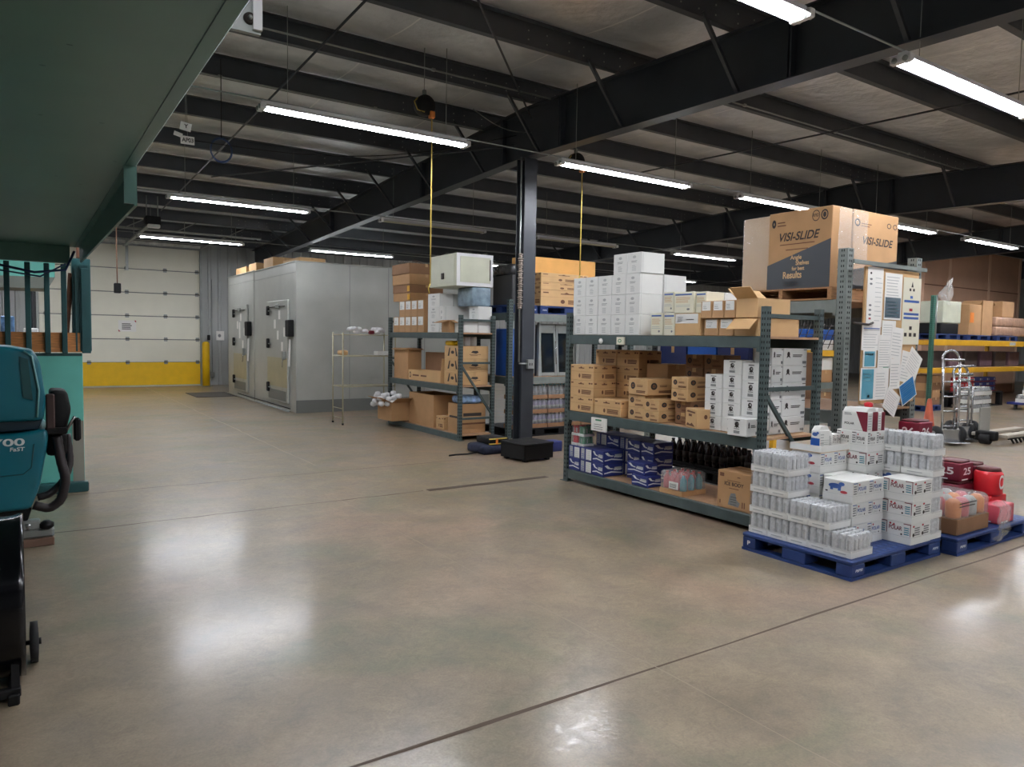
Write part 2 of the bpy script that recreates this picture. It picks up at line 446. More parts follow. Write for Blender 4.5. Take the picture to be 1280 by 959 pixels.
STY = dict(white=('white', p_white), tan=('card2', p_tan), round=('card2', p_round), globe=('white', p_globe), navy=('navy', p_navy),
           navy2=('navy', p_navy2), label=('card', p_label), polar=('white', p_polar), polar1=('white', p_polar1), meat=('card2', p_meat),
           cream=('cream', p_cream), plain=('card', p_none), plain2=('card2', p_none), dark=('card3', p_round), plaindark=('card3', p_none),
           blue=('bluecase', p_none), polarblue=('white', lambda mb, w, d, h: p_polar(mb, w, d, h, 'inkblue')))
PROTO = {}
def carton(x0, x1, y0, y1, z0, z1, style, label, cat='box', group=None, name='carton', rz=0.0, tape=None, gap=0.0015):
    x0 += gap; x1 -= gap; y0 += gap; y1 -= gap; z0 += .0004; z1 -= .0008
    w, d, h = x1 - x0, y1 - y0, z1 - z0
    key = (round(w, 2), round(d, 2), round(h, 2), style, name)
    base, fn = STY[style]
    if key not in PROTO:
        mb = MB(); mb.cbox(-w / 2, w / 2, -d / 2, d / 2, 0, h, base, 0.004)
        fn(mb, w, d, h)
        o = mb.build(name); tag(o, label, cat, group)
        if tape is None: tape = style not in ('white', 'globe', 'cream', 'split', 'polar', 'polar1', 'polarblue', 'navy', 'navy2', 'blue')
        if tape:
            t = MB()
            if d > w: 
                t.box(-.025, .025, -d / 2 - .0008, d / 2 + .0008, h - .001, h + .0006, 'tape'); t.box(-.025, .025, -d / 2 - .0009, -d / 2 - .0001, h * .7, h, 'tape')
            else:
                t.box(-w / 2 - .0008, w / 2 + .0008, -.025, .025, h - .001, h + .0006, 'tape'); t.box(-w / 2 - .0009, -w / 2 - .0001, -.025, .025, h * .7, h, 'tape')
            t.build('packing_tape', o)
        if style.startswith('polar'):
            t = MB()
            q = .0025
            t.box(-w / 2 - q, -w / 2 + .0, -d / 2 - q, d / 2 + q, 0.0, h * .33, 'white'); t.box(w / 2, w / 2 + q, -d / 2 - q, d / 2 + q, 0, h * .33, 'white')
            t.box(-w / 2, w / 2, -d / 2 - q, -d / 2, 0, h * .33, 'white'); t.box(-w / 2, w / 2, d / 2, d / 2 + q, 0, h * .33, 'white')
            t.build('cardboard_tray', o)
        PROTO[key] = o
    o = place(PROTO[key], ((x0 + x1) / 2, (y0 + y1) / 2, z0), rz, label, group)
    o['category'] = cat
    return o

# open carton: four walls, bottom, flaps as children
def open_carton(x0, x1, y0, y1, z0, z1, m, label, flaps=('L', 'F'), rz=0.0, group=None, ang=2.2, marks=None, fl=0.6, name='open_carton'):
    w, d, h = x1 - x0, y1 - y0, z1 - z0; t = .006
    mb = MB()
    mb.box(-w / 2, w / 2, -d / 2, d / 2, 0, t, m)
    mb.box(-w / 2, -w / 2 + t, -d / 2, d / 2, t, h, m); mb.box(w / 2 - t, w / 2, -d / 2, d / 2, t, h, m)
    mb.box(-w / 2 + t, w / 2 - t, -d / 2, -d / 2 + t, t, h, m); mb.box(-w / 2 + t, w / 2 - t, d / 2 - t, d / 2, t, h, m)
    if marks: marks(mb, w, d, h)
    o = mb.build(name); tag(o, label, 'box', group)
    for f in flaps:
        q = MB(); L = min(w, d) * fl
        if f == 'L': q.box(-L, 0, -d / 2 + t, d / 2 - t, -t / 2, t / 2, m); loc = (-w / 2, 0, h); rot = (0, ang - PI * .6, 0)
        if f == 'R': q.box(0, L, -d / 2 + t, d / 2 - t, -t / 2, t / 2, m); loc = (w / 2, 0, h); rot = (0, -(ang - PI * .6), 0)
        if f == 'F': q.box(-w / 2 + t, w / 2 - t, -L, 0, -t / 2, t / 2, m); loc = (0, -d / 2, h); rot = (-(ang - PI * .6), 0, 0)
        if f == 'B': q.box(-w / 2 + t, w / 2 - t, 0, L, -t / 2, t / 2, m); loc = (0, d / 2, h); rot = ((ang - PI * .6), 0, 0)
        c = q.build('flap', o); c.location = loc; c.rotation_euler = rot
    o.location = ((x0 + x1) / 2, (y0 + y1) / 2, z0 + .0006); o.rotation_euler = (0, 0, rz)
    return o

# ================================================================ THE SETTING
RIDGE_Y, RIDGE_Z = 9.2, 5.12
def roof_z(y): return RIDGE_Z - 0.045 * abs(y - RIDGE_Y)      # top of the rafters
X0, X1, YS, YN = -7.0, 40.0, -6.5, 24.95
fl = MB(); fl.box(X0, X1, YS, YN, -0.2, 0, floor_mat())
struct(fl.build('floor'))
# control joints cut in the slab
for n, pts, w in [(1, [(-7, 2.56), (40, 2.56)], .012), (2, [(-7, 6.93), (3.55, 6.95)], .011), (3, [(-7, 8.5), (5.1, 8.5)], .007),
                  (4, [(2.62, -6), (2.62, 7.2)], .004), (5, [(3.05, 9), (3.05, 24.9)], .008)]:
    j = MB(); N = 60; random.seed(n)
    P = []
    for i in range(N + 1):
        t = i / N; x = pts[0][0] + (pts[1][0] - pts[0][0]) * t; y = pts[0][1] + (pts[1][1] - pts[0][1]) * t
        P.append((x, y, w * random.uniform(.5, 1.3), random.uniform(-1, 1) * .012))
    vert = abs(pts[1][0] - pts[0][0]) < 1
    vs = []
    for x, y, ww, dd in P:
        for sgn in (-1, 1): vs.append((x + dd + sgn * ww, y, .0008) if vert else (x, y + dd + sgn * ww, .0008))
    j.add(vs, [(2 * i, 2 * i + 1, 2 * i + 3, 2 * i + 2) for i in range(N)], mat('joint_filler', (84, 68, 54), 0.8) if n < 4 else mat('joint_pale', (146, 132, 114) if n == 4 else (112, 98, 84), 0.7))
    struct(j.build('trim_%d' % n))
random.seed(11)
j = MB(); j.box(3.6, 5.2, 6.9, 6.99, 0.0, .003, mat('joint_plate', (66, 52, 40), 0.9)); struct(j.build('trim_6'))

# roof: sagging foil faced insulation between purlins
PUR_Y = [RIDGE_Y - .35 - 1.8 * k for k in range(9)] + [RIDGE_Y + 1.2 + 1.75 * k for k in range(9)]
PUR_Y = sorted(PUR_Y)
c = MB(); cm = ceil_mat()
ys = []
edges = [YS] + PUR_Y + [YN]
for a, b in zip(edges[:-1], edges[1:]):
    for k in range(6): ys.append((a + (b - a) * k / 6, math.sin(PI * k / 6)))
ys.append((YN, 0))
xs = [X0 + (X1 - X0) * i / 156 for i in range(157)]
vs = []
random.seed(3)
for i, x in enumerate(xs):
    seam = (i % 6 == 0)
    for y, sg in ys:
        vs.append((x, y, roof_z(y) + .30 - sg * (0.055 if seam else 0.085 + .015 * math.sin(i * 1.7 + y))))
ny = len(ys)
c.add(vs, [(i * ny + k, i * ny + k + 1, (i + 1) * ny + k + 1, (i + 1) * ny + k) for i in range(len(xs) - 1) for k in range(ny - 1)], cm, True)
# bright folded seam tapes of the foil
for i in range(0, 157, 6):
    x = xs[i]
    for k in range(ny - 1):
        (ya, sa), (yb, sb) = ys[k], ys[k + 1]
        za, zb = [roof_z(y) + .291 - s * .055 for y, s in ((ya, sa), (yb, sb))]
        c.add([(x - .012, ya, za), (x + .012, ya, za), (x + .012, yb, zb), (x - .012, yb, zb)], [(0, 1, 2, 3)], mat('seam_tape', (246, 246, 244), 0.35, 0.1))
struct(c.build('ceiling'))
r = MB()
for a, b in ((YS, RIDGE_Y), (RIDGE_Y, YN)):
    za, zb = roof_z(a) + .46, roof_z(b) + .46
    r.add([(X0, a, za), (X1, a, za), (X1, b, zb), (X0, b, zb), (X0, a, za + .05), (X1, a, za + .05), (X1, b, zb + .05), (X0, b, zb + .05)],
          [(0, 3, 2, 1), (4, 5, 6, 7), (0, 1, 5, 4), (2, 3, 7, 6), (1, 2, 6, 5), (0, 4, 7, 3)], 'galv')
struct(r.build('ceiling_roof_sheet'))

# purlins (Z sections) running along x
for i, y in enumerate(PUR_Y):
    z = roof_z(y); p = MB()
    p.box(X0, X1, y - .003, y + .003, z + .002, z + .265, 'purlin'); p.box(X0, X1, y, y + .08, z + .002, z + .010, 'purlin')
    p.box(X0, X1, y - .08, y, z + .257, z + .265, 'purlin'); p.box(X0, X1, y + .074, y + .08, z + .01, z + .03, 'purlin')
    random.seed(i)
    for xr in (6.4, 15.0):        # bolt heads near the rafters
        for k in range(7):
            bx = xr - 1.5 + k * .28 + random.uniform(-.05, .05)
            p.box(bx, bx + .014, y - .01, y - .003, z + .06, z + .074, 'galv'); p.box(bx, bx + .014, y - .01, y - .003, z + .16, z + .174, 'galv')
    o = struct(p.build('trim_%d' % (20 + i)))
# corrugated walls
cs = wall_mat()
def corrug(name, ax, a0, a1, pos, z0, z1f, sgn, holes=(), pitch=.3):
    """vertical ribbed sheet; ax='x': runs along x at y=pos"""
    mb = MB(); n = int((a1 - a0) / pitch); pitch = (a1 - a0) / n
    for i in range(n):
        a = a0 + i * pitch
        seg = [(a, 0), (a + pitch * .62, 0), (a + pitch * .70, .03), (a + pitch * .92, .03), (a + pitch, 0)]
        zs = [(z0, z1f(a))]
        for h0, h1, hz in holes:
            if a + pitch > h0 and a < h1: zs = [(hz, z1f(a))]
        for (u0, q0), (u1, q1) in zip(seg[:-1], seg[1:]):
            for za, zb in zs:
                if ax == 'x': v = [(u0, pos + q0 * sgn, za), (u1, pos + q1 * sgn, za), (u1, pos + q1 * sgn, zb), (u0, pos + q0 * sgn, zb)]
                else: v = [(pos + q0 * sgn, u0, za), (pos + q1 * sgn, u1, za), (pos + q1 * sgn, u1, zb), (pos + q0 * sgn, u0, zb)]
                mb.add(v, [(0, 1, 2, 3)], cs)
    return struct(mb.build(name))
corrug('wall_back', 'x', X0, X1, YN - .02, 0, lambda a: roof_z(YN) + .44, -1, holes=[(0.35, 4.72, 4.3)])
corrug('wall_front', 'x', X0, X1, YS + .02, 0, lambda a: roof_z(YS) + .44, 1)
corrug('wall_left', 'y', YS, YN, X0 + .02, 0, lambda a: roof_z(a) + .44, 1)
corrug('wall_right', 'y', YS, YN, X1 - .02, 0, lambda a: roof_z(a) + .44, -1)
# kraft coloured inner partition at the far right
w = MB(); w.box(23.8, 30.7, 12.0, 12.12, 0, 4.9, 'brownwall')
for x in (25.3, 28.1, 30.5): w.box(x, x + .16, 11.985, 12.0, 0, 4.9, mat('kraft_seam', (226, 196, 170), .7))
w.box(23.8, 30.7, 11.99, 12.0, 3.6, 3.63, mat('kraft_seam2', (120, 84, 66), .8))
struct(w.build('wall_partition'))

# rafters: tapered built-up I beams with stiffeners and flange braces
def rafter(x):
    root = thing('roof_rafter', 'dark steel I-beam rafter', 'beam', (x, RIDGE_Y, 4.38))
    bot = lambda y: 4.38 - .027 * abs(y - RIDGE_Y)
    for a, b in ((YS + .1, RIDGE_Y), (RIDGE_Y, YN - .1)):
        mb = MB()
        mb.prism([(a, bot(a)), (b, bot(b)), (b, roof_z(b)), (a, roof_z(a))], x - .006, x + .006, 'darksteel')
        mb.build('web', root, world=True)
        mb = MB()
        for zf, s in ((bot, 1), (roof_z, -1)):
            mb.prism([(a, zf(a)), (b, zf(b)), (b, zf(b) + s * .014), (a, zf(a) + s * .014)], x - .10, x + .10, 'darksteel')
        mb.build('flange', root, world=True)
    for y in (1.0, 4.6, 8.3, 9.8, 12.6, 17.5):
        mb = MB(); mb.box(x - .09, x + .09, y - .03, y - .01, bot(y) + .015, roof_z(y) - .015, 'darksteel'); mb.box(x - .09, x + .09, y + .01, y + .03, bot(y) + .015, roof_z(y) - .015, 'darksteel')
        mb.build('stiffener_plate', root, world=True)
    for y in PUR_Y[1:-1]:
        for s in (-1, 1):
            mb = MB(); mb.beam((x + s * .03, y, bot(y) + .03), (x + s * .62, y, roof_z(y) + .05), .04, .04, 'darksteel')
            mb.build('flange_brace', root, world=True)
    return root
for x, l in ((-2.2, 'dark steel I-beam roof rafter at far left, past the teal canopy'), (6.4, 'long dark steel I-beam rafter resting on the lone dark column'),
             (15.0, 'dark steel I-beam rafter behind the tall brown display-shelf cartons'), (23.6, 'dark steel I-beam rafter far back, over the yellow-beamed rack'),
             (32.2, 'dark steel I-beam rafter at the far right end of the warehouse')):
    r = rafter(x); r['label'] = l

# column under the ridge
col = thing('steel_column', 'dark painted steel column carrying the rafter, behind the black crate', 'column', (6.4, 9.2, 0))
mb = MB(); mb.box(6.29, 6.51, 9.09, 9.105, 0.02, 4.37, 'darksteel'); mb.box(6.29, 6.51, 9.295, 9.31, 0.02, 4.37, 'darksteel'); mb.box(6.393, 6.407, 9.105, 9.295, 0.02, 4.37, 'darksteel'); mb.build('shaft', col, world=True)
mb = MB(); mb.box(6.22, 6.58, 9.02, 9.38, 0, .02, 'darksteel'); mb.build('base_plate', col, world=True)
cd = MB(); cd.tube([(6.23, 9.08, 1.3), (6.2, 9.06, 3.0), (6.2, 9.06, 4.35)], .013, 'galv'); cd.tube([(6.22, 9.06, 1.28), (6.36, 9.055, 1.28)], .012, 'galv')
cdo = cd.build('electrical_conduit'); tag(cdo, 'grey electrical conduit running down beside the dark column', 'conduit')
bx = MB(); bx.cbox(6.36, 6.48, 9.03, 9.085, 1.2, 1.34, 'galv', .005); bx.box(6.39, 6.405, 9.028, 9.03, 1.25, 1.29, 'hole'); bx.box(6.43, 6.445, 9.028, 9.03, 1.25, 1.29, 'hole')
tag(bx.build('outlet_box'), 'grey outlet box fixed on the dark column', 'outlet')
wr = MB()
for k in range(26): wr.lathe((6.2, 9.04, 2.1 + k * .032), [(.02, 0), (.034 + .008 * (k % 3), .016), (.02, .032)], mat('dusty_wrap', (150, 138, 128), .9), 7)
tag(wr.build('rope_bundle'), 'tan knotted rope bundle hanging on the conduit beside the column', 'rope')

# ---------------------------------------------------------------- strip lights
def make_light(lit=True):
    root = thing('strip_light', 'x', 'ceiling light')
    mb = MB(); L = 1.22
    mb.prism([(-.09, .0), (-.035, .045), (-.035, .075), (.035, .075), (.035, .045), (.09, .0), (.085, .0), (.03, .038), (-.03, .038), (-.085, .0)], -L, L, 'whitepaint')
    mb.build('housing', root)
    for s in (-1, 1):
        t = MB(); t.tube([(-L + .05, s * .045, .005), (L - .05, s * .045, .005)], .017, 'tube' if lit else 'offtube', 10); t.build('tube', root)
        e = MB(); e.cbox(s * L - .03, s * L + .03, -.09, .09, -.02, .045, 'whitepaint', .008); e.tube([(s * L - .04, -.045, .005), (s * L + .04, -.045, .005)], .024, 'galv'); e.tube([(s * L - .04, .045, .005), (s * L + .04, .045, .005)], .024, 'galv')
        e.build('end_socket', root)
        h = MB(); h.tube([(s * .95, 0, .07), (s * .95, 0, 1.1)], .004, 'galv', 5); h.build('hanging_wire', root)
    return root
P_LIT, P_OFF = make_light(True), make_light(False)
# rows: y, z, [(x centre, lit)]
rows = [
    ('nearest the camera', 3.34, 4.0, [(-7.9 + 3.7 * k, True) for k in range(0)] + [(3.5, 1), (7.3, 1), (11.1, 1), (14.9, 1), (18.7, 1)]),
    ('crossing in front of the column', 7.86, 4.0, [(-.5, 1), (3.32, 1), (7.22, 1), (10.87, 1), (14.6, 1), (18.45, 1), (22.2, 1), (26, 1)]),
    ('midway to the garage door', 13.9, 4.0, [(-.4, 1), (3.35, 1), (7.3, 0), (11.2, 0), (15.7, 1), (19.6, 1), (23.4, 1)]),
    ('closest to the garage door', 19.95, 4.0, [(-.2, 1), (3.6, 1), (7.85, 1), (13.3, 1), (20.8, 1), (27, 1)]),
    ('added unseen behind the camera', -1.2, 4.0, [(-.2, 1), (3.4, 1), (7.2, 1), (11, 1)]),  # unseen row added to light the foreground floor
]
for nm, y, z, xs_ in rows:
    for i, (x, lit) in enumerate(xs_):
        pr_ = P_LIT if lit else P_OFF
        lab = '%s strip light, %s from left in the row %s' % ('lit' if lit else 'unlit', ORD[i], nm)
        place(pr_, (x, y, z), 0, lab, 'strip lights hung under the roof')
    w = MB(); w.tube([(xs_[0][0], y, z + .088), (xs_[-1][0], y, z + .088)], .008, 'galv', 6)
    tag(w.build('conduit_run'), 'thin grey conduit joining the strip lights in the row %s' % nm, 'conduit', None)

# brace rods under the roof
for a, b, l in (((2.74, 4.6, 4.86), (2.82, 19.5, 4.6), 'thin black sway rod crossing the roof above the nearest left strip light'),
                ((2.8, 5.2, 4.85), (6.35, 9.05, 4.95), 'thin black sway rod slanting up to the column head'),
                ((10.6, 2.8, 4.85), (9.9, 11.0, 4.9), 'thin dark sway rod across the bright ceiling at the upper right'),
                ((6.3, 9.4, 4.6), (3.1, 15.2, 4.7), 'thin dark sway rod slanting from the column head towards the garage door')):
    mb = MB(); mb.tube([a, b], .014, 'darksteel', 6); tag(mb.build('sway_rod'), l, 'rod')

for y, x0, x1, l in ((8.5, -2.0, 6.3, 'pale conduit under the purlin just before the column'), (10.35, -2.0, 6.3, 'pale pipe added as the lit purlin lip just past the column'), (12.1, 6.5, 14.9, 'pale pipe added as a lit purlin lip right of the column, behind white cartons'), (7.0 - .1, 6.5, 14.9, 'pale pipe added as the lit purlin lip above the display-shelf cartons')):  # all but the first pipe stand in for light caught on purlin lips
    mb = MB(); mb.tube([(x0, y, roof_z(y) - .02), (x1, y, roof_z(y) - .02)], .011, 'galv', 6)
    for k in range(3): mb.cbox(x0 + 2 + k * 2.2, x0 + 2.05 + k * 2.2, y - .02, y + .02, roof_z(y) - .035, roof_z(y), 'galv', .004)
    tag(mb.build('conduit'), l, 'conduit')
# cord reels
def reel(x, y, z, zb, lab, labc):
    r = thing('cord_reel', lab, 'cord reel', (x, y, z))
    mb = MB(); mb.lathe((0, -.05, 0), [(.05, -.03), (.125, -.02), (.13, 0), (.13, .08), (.125, .1), (.05, .11)], 'black', 20, 'y'); mb.build('drum', r)
    mb = MB(); mb.box(-.02, .02, -.02, .02, .12, .2, 'galv'); mb.tube([(0, 0, .2), (0, 0, roof_z(y) + .3 - z)], .006, 'galv', 5); mb.build('bracket', r)
    mb = MB(); mb.tube([(-.1, -.02, .08), (-.16, -.04, .02), (-.12, -.05, -.08), (-.03, -.08, -.1)], .008, 'cable', 6); mb.build('cord_loop', r)
    mb = MB(); mb.tube([(.08, -.06, -.08), (.085, -.06, -.5), (.08, -.06, zb - z)], .0085, 'cable', 6); mb.tube([(.08, -.06, zb - z), (.05, -.07, zb - z - .06), (.07, -.06, zb - z - .12)], .0085, 'cable', 6); mb.build('hanging_cord', r)
    mb = MB(); mb.cbox(.045, .115, -.1, -.02, -.16, -.07, 'orangeplug', .015, 2); mb.build('cord_stop', r)
reel(4.35, 8.6, 4.63, 2.35, 'black cord reel with a yellow cord hanging in front of the white cabinet', '')
reel(7.1, 8.9, 4.38, 2.65, 'black cord reel with a pale cord, hanging right of the dark column', '')

# ---------------------------------------------------------------- garage door
gd = thing('garage_door', 'white sectional overhead garage door with a yellow bottom section', 'garage door', (2.55, 24.86, 0))
gx0, gx1 = 0.38, 4.68
for k in range(6):
    mb = MB(); z0 = .04 + k * .71
    m = 'yellow' if k == 0 else 'doorpanel'
    mb.cbox(gx0, gx1, 24.84, 24.88, z0 + .004, z0 + .706, m, .006)
    mb.box(gx0, gx1, 24.836, 24.84, z0 + .69, z0 + .704, 'inkgrey' if k else 'yellow')
    for q in (.2, .36, .52): mb.box(gx0, gx1, 24.8385, 24.84, z0 + q, z0 + q + .006, m)
    mb.build('door_section', gd, world=True)
for k in range(1, 6):
    for x in (.55, 1.6, 2.62, 3.68, 4.6):
        mb = MB(); z = .04 + k * .71
        mb.cbox(x - .05, x + .05, 24.815, 24.838, z - .06, z + .06, 'galv', .006); mb.tube([(x - .06, 24.81, z), (x + .06, 24.81, z)], .014, 'ink'); mb.build('hinge', gd, world=True)
mb = MB(); mb.box(gx0, gx1, 24.8, 24.88, 0, .04, mat('door_seal', (190, 186, 170), .7)); mb.build('bottom_seal', gd, world=True)
mb = MB()
for x in (gx0 - .03, gx1 + .03): mb.box(x - .03, x + .03, 24.74, 24.84, 0, 4.3, 'galv')
mb.build('track', gd, world=True)
sg = MB(); sg.box(2.38, 2.86, 24.815, 24.832, 1.68, 2.02, 'paper'); sg.frame((2.38, 24.813, 1.68), (.48, 0, 0), (0, 0, .34), (0, -1, 0))
sg.lines(.2, .2, .8, .8, 4, 'ink', .5, .2)
sg.poly([(.0, .0), (.12, .0), (0, .2)], 'inkred'); sg.poly([(1, 1), (.88, 1), (1, .8)], 'inkred')
tag(sg.build('notice_sign'), 'small white notice sign fixed on the garage door', 'sign')
fo = MB()
vs = []
for i in range(46):
    for k in range(4): vs.append((.3 + i * .098, 24.83 - random.uniform(0, .07), 4.33 + k * .085))
fo.add(vs, [(i * 4 + k, i * 4 + k + 1, i * 4 + k + 5, i * 4 + k + 4) for i in range(45) for k in range(3)], 'foil')
tag(fo.build('foil_insulation'), 'crinkled silver foil insulation strip above the garage door', 'insulation')
# opener gear
og = thing('door_opener', 'black garage door opener motor on a rail under the roof', 'door opener', (2.56, 19.0, 4.1))
mb = MB(); mb.cbox(2.40, 2.72, 18.8, 19.2, 4.16, 4.36, 'black', .02, 2); mb.build('motor_box', og, world=True)
mb = MB(); mb.cbox(2.43, 2.69, 18.7, 18.86, 4.08, 4.16, 'white', .02, 2); mb.build('lens', og, world=True)
mb = MB(); mb.box(2.52, 2.60, 19.2, 24.7, 4.22, 4.27, 'galv'); mb.build('rail', og, world=True)
mb = MB()
for x in (2.44, 2.68): mb.tube([(x, 19, 4.3), (x, 19, 4.85)], .012, 'galv')
mb.build('hanger', og, world=True)
tr = MB()
for x in (gx0 - .03, gx1 + .03):
    tr.tube([(x, 24.8, 4.25), (x, 24.5, 4.32), (x, 21.0, 4.32)], .022, 'galv')
tr.tube([(gx0, 21.0, 4.32), (gx1 + .9, 21.0, 4.32)], .025, 'galv'); tr.tube([(.3, 24.6, 4.42), (4.9, 24.6, 4.42)], .02, 'galv')
for x in (2.2, 3.4, 4.7): tr.tube([(x, 21.0, 4.32), (x + .5, 21.0, 4.6)], .012, 'galv'); tr.tube([(x + .2, 21.0, 4.15), (x + .2, 21.0, 4.6)], .008, 'galv')
tag(tr.build('door_track'), 'grey overhead door track and torsion shaft under the roof', 'track')
pc = thing('pull_cord', 'brown hanging pull cord with a black switch box before the garage door', 'cord', (1.53, 16.0, 2.4))
mb = MB(); mb.tube([(1.53, 16, 2.6), (1.525, 16, 3.4), (1.54, 16, 5.12)], .012, mat('brown_cord', (140, 106, 84), .7), 6); mb.build('cord', pc, world=True)
mb = MB(); mb.cbox(1.47, 1.59, 15.95, 16.05, 2.41, 2.6, 'black', .012); mb.build('switch_box', pc, world=True)
ps = MB(); ps.box(2.56, 2.63, 24.4, 24.45, 3.5, 4.6, 'galv'); tag(ps.build('hanging_bracket'), 'pale vertical bracket hanging before the garage door top', 'bracket')
bo = thing('bollard', 'yellow steel bollard beside the garage door', 'bollard', (4.76, 24.35, 0))
mb = MB(); mb.lathe((0, 0, 0), [(.11, 0), (.11, 1.34), (.09, 1.39), (.03, 1.41)], 'yellow', 20); mb.build('post', bo)
mb = MB(); mb.lathe((0, 0, 0), [(.16, 0), (.16, .02)], 'galv', 20); mb.build('base_plate', bo)
mb = MB(); mb.cbox(4.9, 4.98, 24.80, 24.88, 1.45, 1.62, 'black', .01); mb.tube([(5.05, 24.87, 3.4), (5.05, 24.87, .35)], .01, 'galv'); mb.cbox(4.98, 5.12, 24.82, 24.88, .25, .42, 'galv', .01)
tag(mb.build('door_control'), 'small control box and conduit on the ribbed wall by the bollard', 'switch')
mb = MB(); mb.box(5.18, 5.42, 24.86, 24.875, 1.45, 1.75, 'paper'); mb.frame((5.18, 24.858, 1.45), (.24, 0, 0), (0, 0, .3), (0, -1, 0)); mb.disc(.4, .5, .2, .18, 'inkgrey')
tag(mb.build('notice_sign'), 'small white notice on the ribbed wall between bollard and cooler', 'sign')
mb = MB(); mb.box(3.7, 4.72, 20.1, 21.7, 0, .012, mat('dark_mat', (70, 66, 62), .9, bump=.4, scale=60)); tag(mb.build('floor_mat'), 'dark flat floor mat in front of the cooler doors', 'mat')

# ---------------------------------------------------------------- walk-in coolers
def cooler(y0, y1, x1, door, lab, z=3.2):
    c = thing('walk_in_cooler', lab, 'cooler', (4.78, (y0 + y1) / 2, 0)); x = 4.78
    mb = MB(); mb.cbox(x, x1, y0, y1, 0.0, z, 'cooler', .008)
    mb.box(x - .004, x, y0, y1, z - .22, z - .215, 'inkgrey')
    n = 4
    for k in range(1, 6):
        xx = x + .26 + k * .92
        if xx < x1: mb.box(xx, xx + .008, y0 - .003, y0, .25, z, 'inkgrey')
    mb.build('insulated_box', c, world=True)
    mb = MB(); mb.box(x, x1, y0 - .012, y0 - .001, 0.0, .27, mat('kick_grey', (112, 114, 110), .5, .2)); mb.build('kick_plate', c, world=True)
    mb = MB(); mb.box(x - .02, x1, y0 - .02, y1, z, z + .02, 'cooler'); mb.build('top_trim', c, world=True)
    d0, d1 = door
    dr = MB(); dr.cbox(x - .05, x - .002, d0, d1, .16, 2.42, 'cooler', .01)
    dr.box(x - .054, x - .05, d0 + .02, d1 - .02, .5, 1.15, 'coolerstrip'); dr.box(x - .056, x - .05, d0 + .1, d1 - .1, .2, .42, mat('kick_grey', (112, 114, 110)))
    dr.box(x - .052, x - .05, d0 + .35, d0 + .36, .3, 1.7, 'inkgrey')
    D = dr.build('cooler_door', c, world=True)
    for zz in (.35, 1.35, 2.1):
        h = MB(); h.cbox(x - .11, x - .05, d1 - .2, d1 - .1, zz, zz + .22, 'black', .02, 2); h.tube([(x - .08, d1 - .35, zz + .1), (x - .08, d1 - .05, zz + .1)], .012, 'galv'); h.build('hinge', D, world=True)
    h = MB(); h.cbox(x - .12, x - .05, d0 + .1, d0 + .2, 1.12, 1.3, 'galv', .01); h.tube([(x - .1, d0 + .15, 1.2), (x - .12, d0 + .15, .95)], .012, 'chrome'); h.build('latch_handle', D, world=True)
    h = MB(); h.beam((x - .075, d0 + .12, 2.28), (x - .075, d1 - .1, 2.28), .014, .02, 'ink'); h.cbox(x - .1, x - .05, d0 + .55, d0 + .75, 2.24, 2.34, 'galv', .01); h.build('closer_arm', D, world=True)
    b = MB(); b.cbox(x - .12, x - .001, d0 - .32, d0 - .06, 1.62, 1.98, 'black', .015); b.build('thermostat_box', c, world=True)
    p = MB(); p.box(x - .06, x - .054, d0 - .22, d0 - .12, .98, 1.56, 'paper', Matrix.Rotation(.08, 3, 'X')); p.build('hanging_sheet', c, world=True)
    for q, (ya, za) in enumerate(((d0 + .12, 1.62), (d0 + .5, 2.0), (d0 + .62, 1.55), (d0 + .3, 1.3), (d0 + .85, 1.8))):
        p = MB(); p.box(x - .056, x - .0545, ya, ya + .14, za, za + (.42 if q == 2 and d0 > 18 else .2), 'paper'); p.build('paper_note', c, world=True)
    return c
cooler(15.3, 18.62, 9.6, (15.75, 17.3), 'nearer grey metal walk-in cooler, its side wall facing the wire rack')
cooler(18.66, 21.4, 9.6, (19.2, 20.6), 'farther grey metal walk-in cooler, next to the floor mat', 3.22)
pp = MB(); pp.tube([(4.6, 15.2, .05), (4.62, 18, .05), (4.66, 21, .04)], .018, 'galv'); pp.tube([(4.68, 15.4, .09), (4.7, 20, .09)], .012, 'black')
tag(pp.build('drain_pipe'), 'thin drain pipes lying on the floor along the cooler fronts', 'pipe')
for y0, y1, x0, h, l in ((18.9, 19.6, 4.9, .22, 'orange-toned cardboard box on the farther cooler roof, nearer edge'), (19.9, 21.0, 4.9, .2, 'flat cardboard box at the far end of the farther cooler roof'), (17.6, 18.4, 4.95, .26, 'upright cardboard box on the nearer cooler roof'),
                      (16.1, 17.3, 5.1, .14, 'long low cardboard box on the nearer cooler roof')):
    carton(x0, x0 + .6, y0, y1, 3.245, 3.245 + h, 'plain2', l, group='boxes on the cooler roofs')

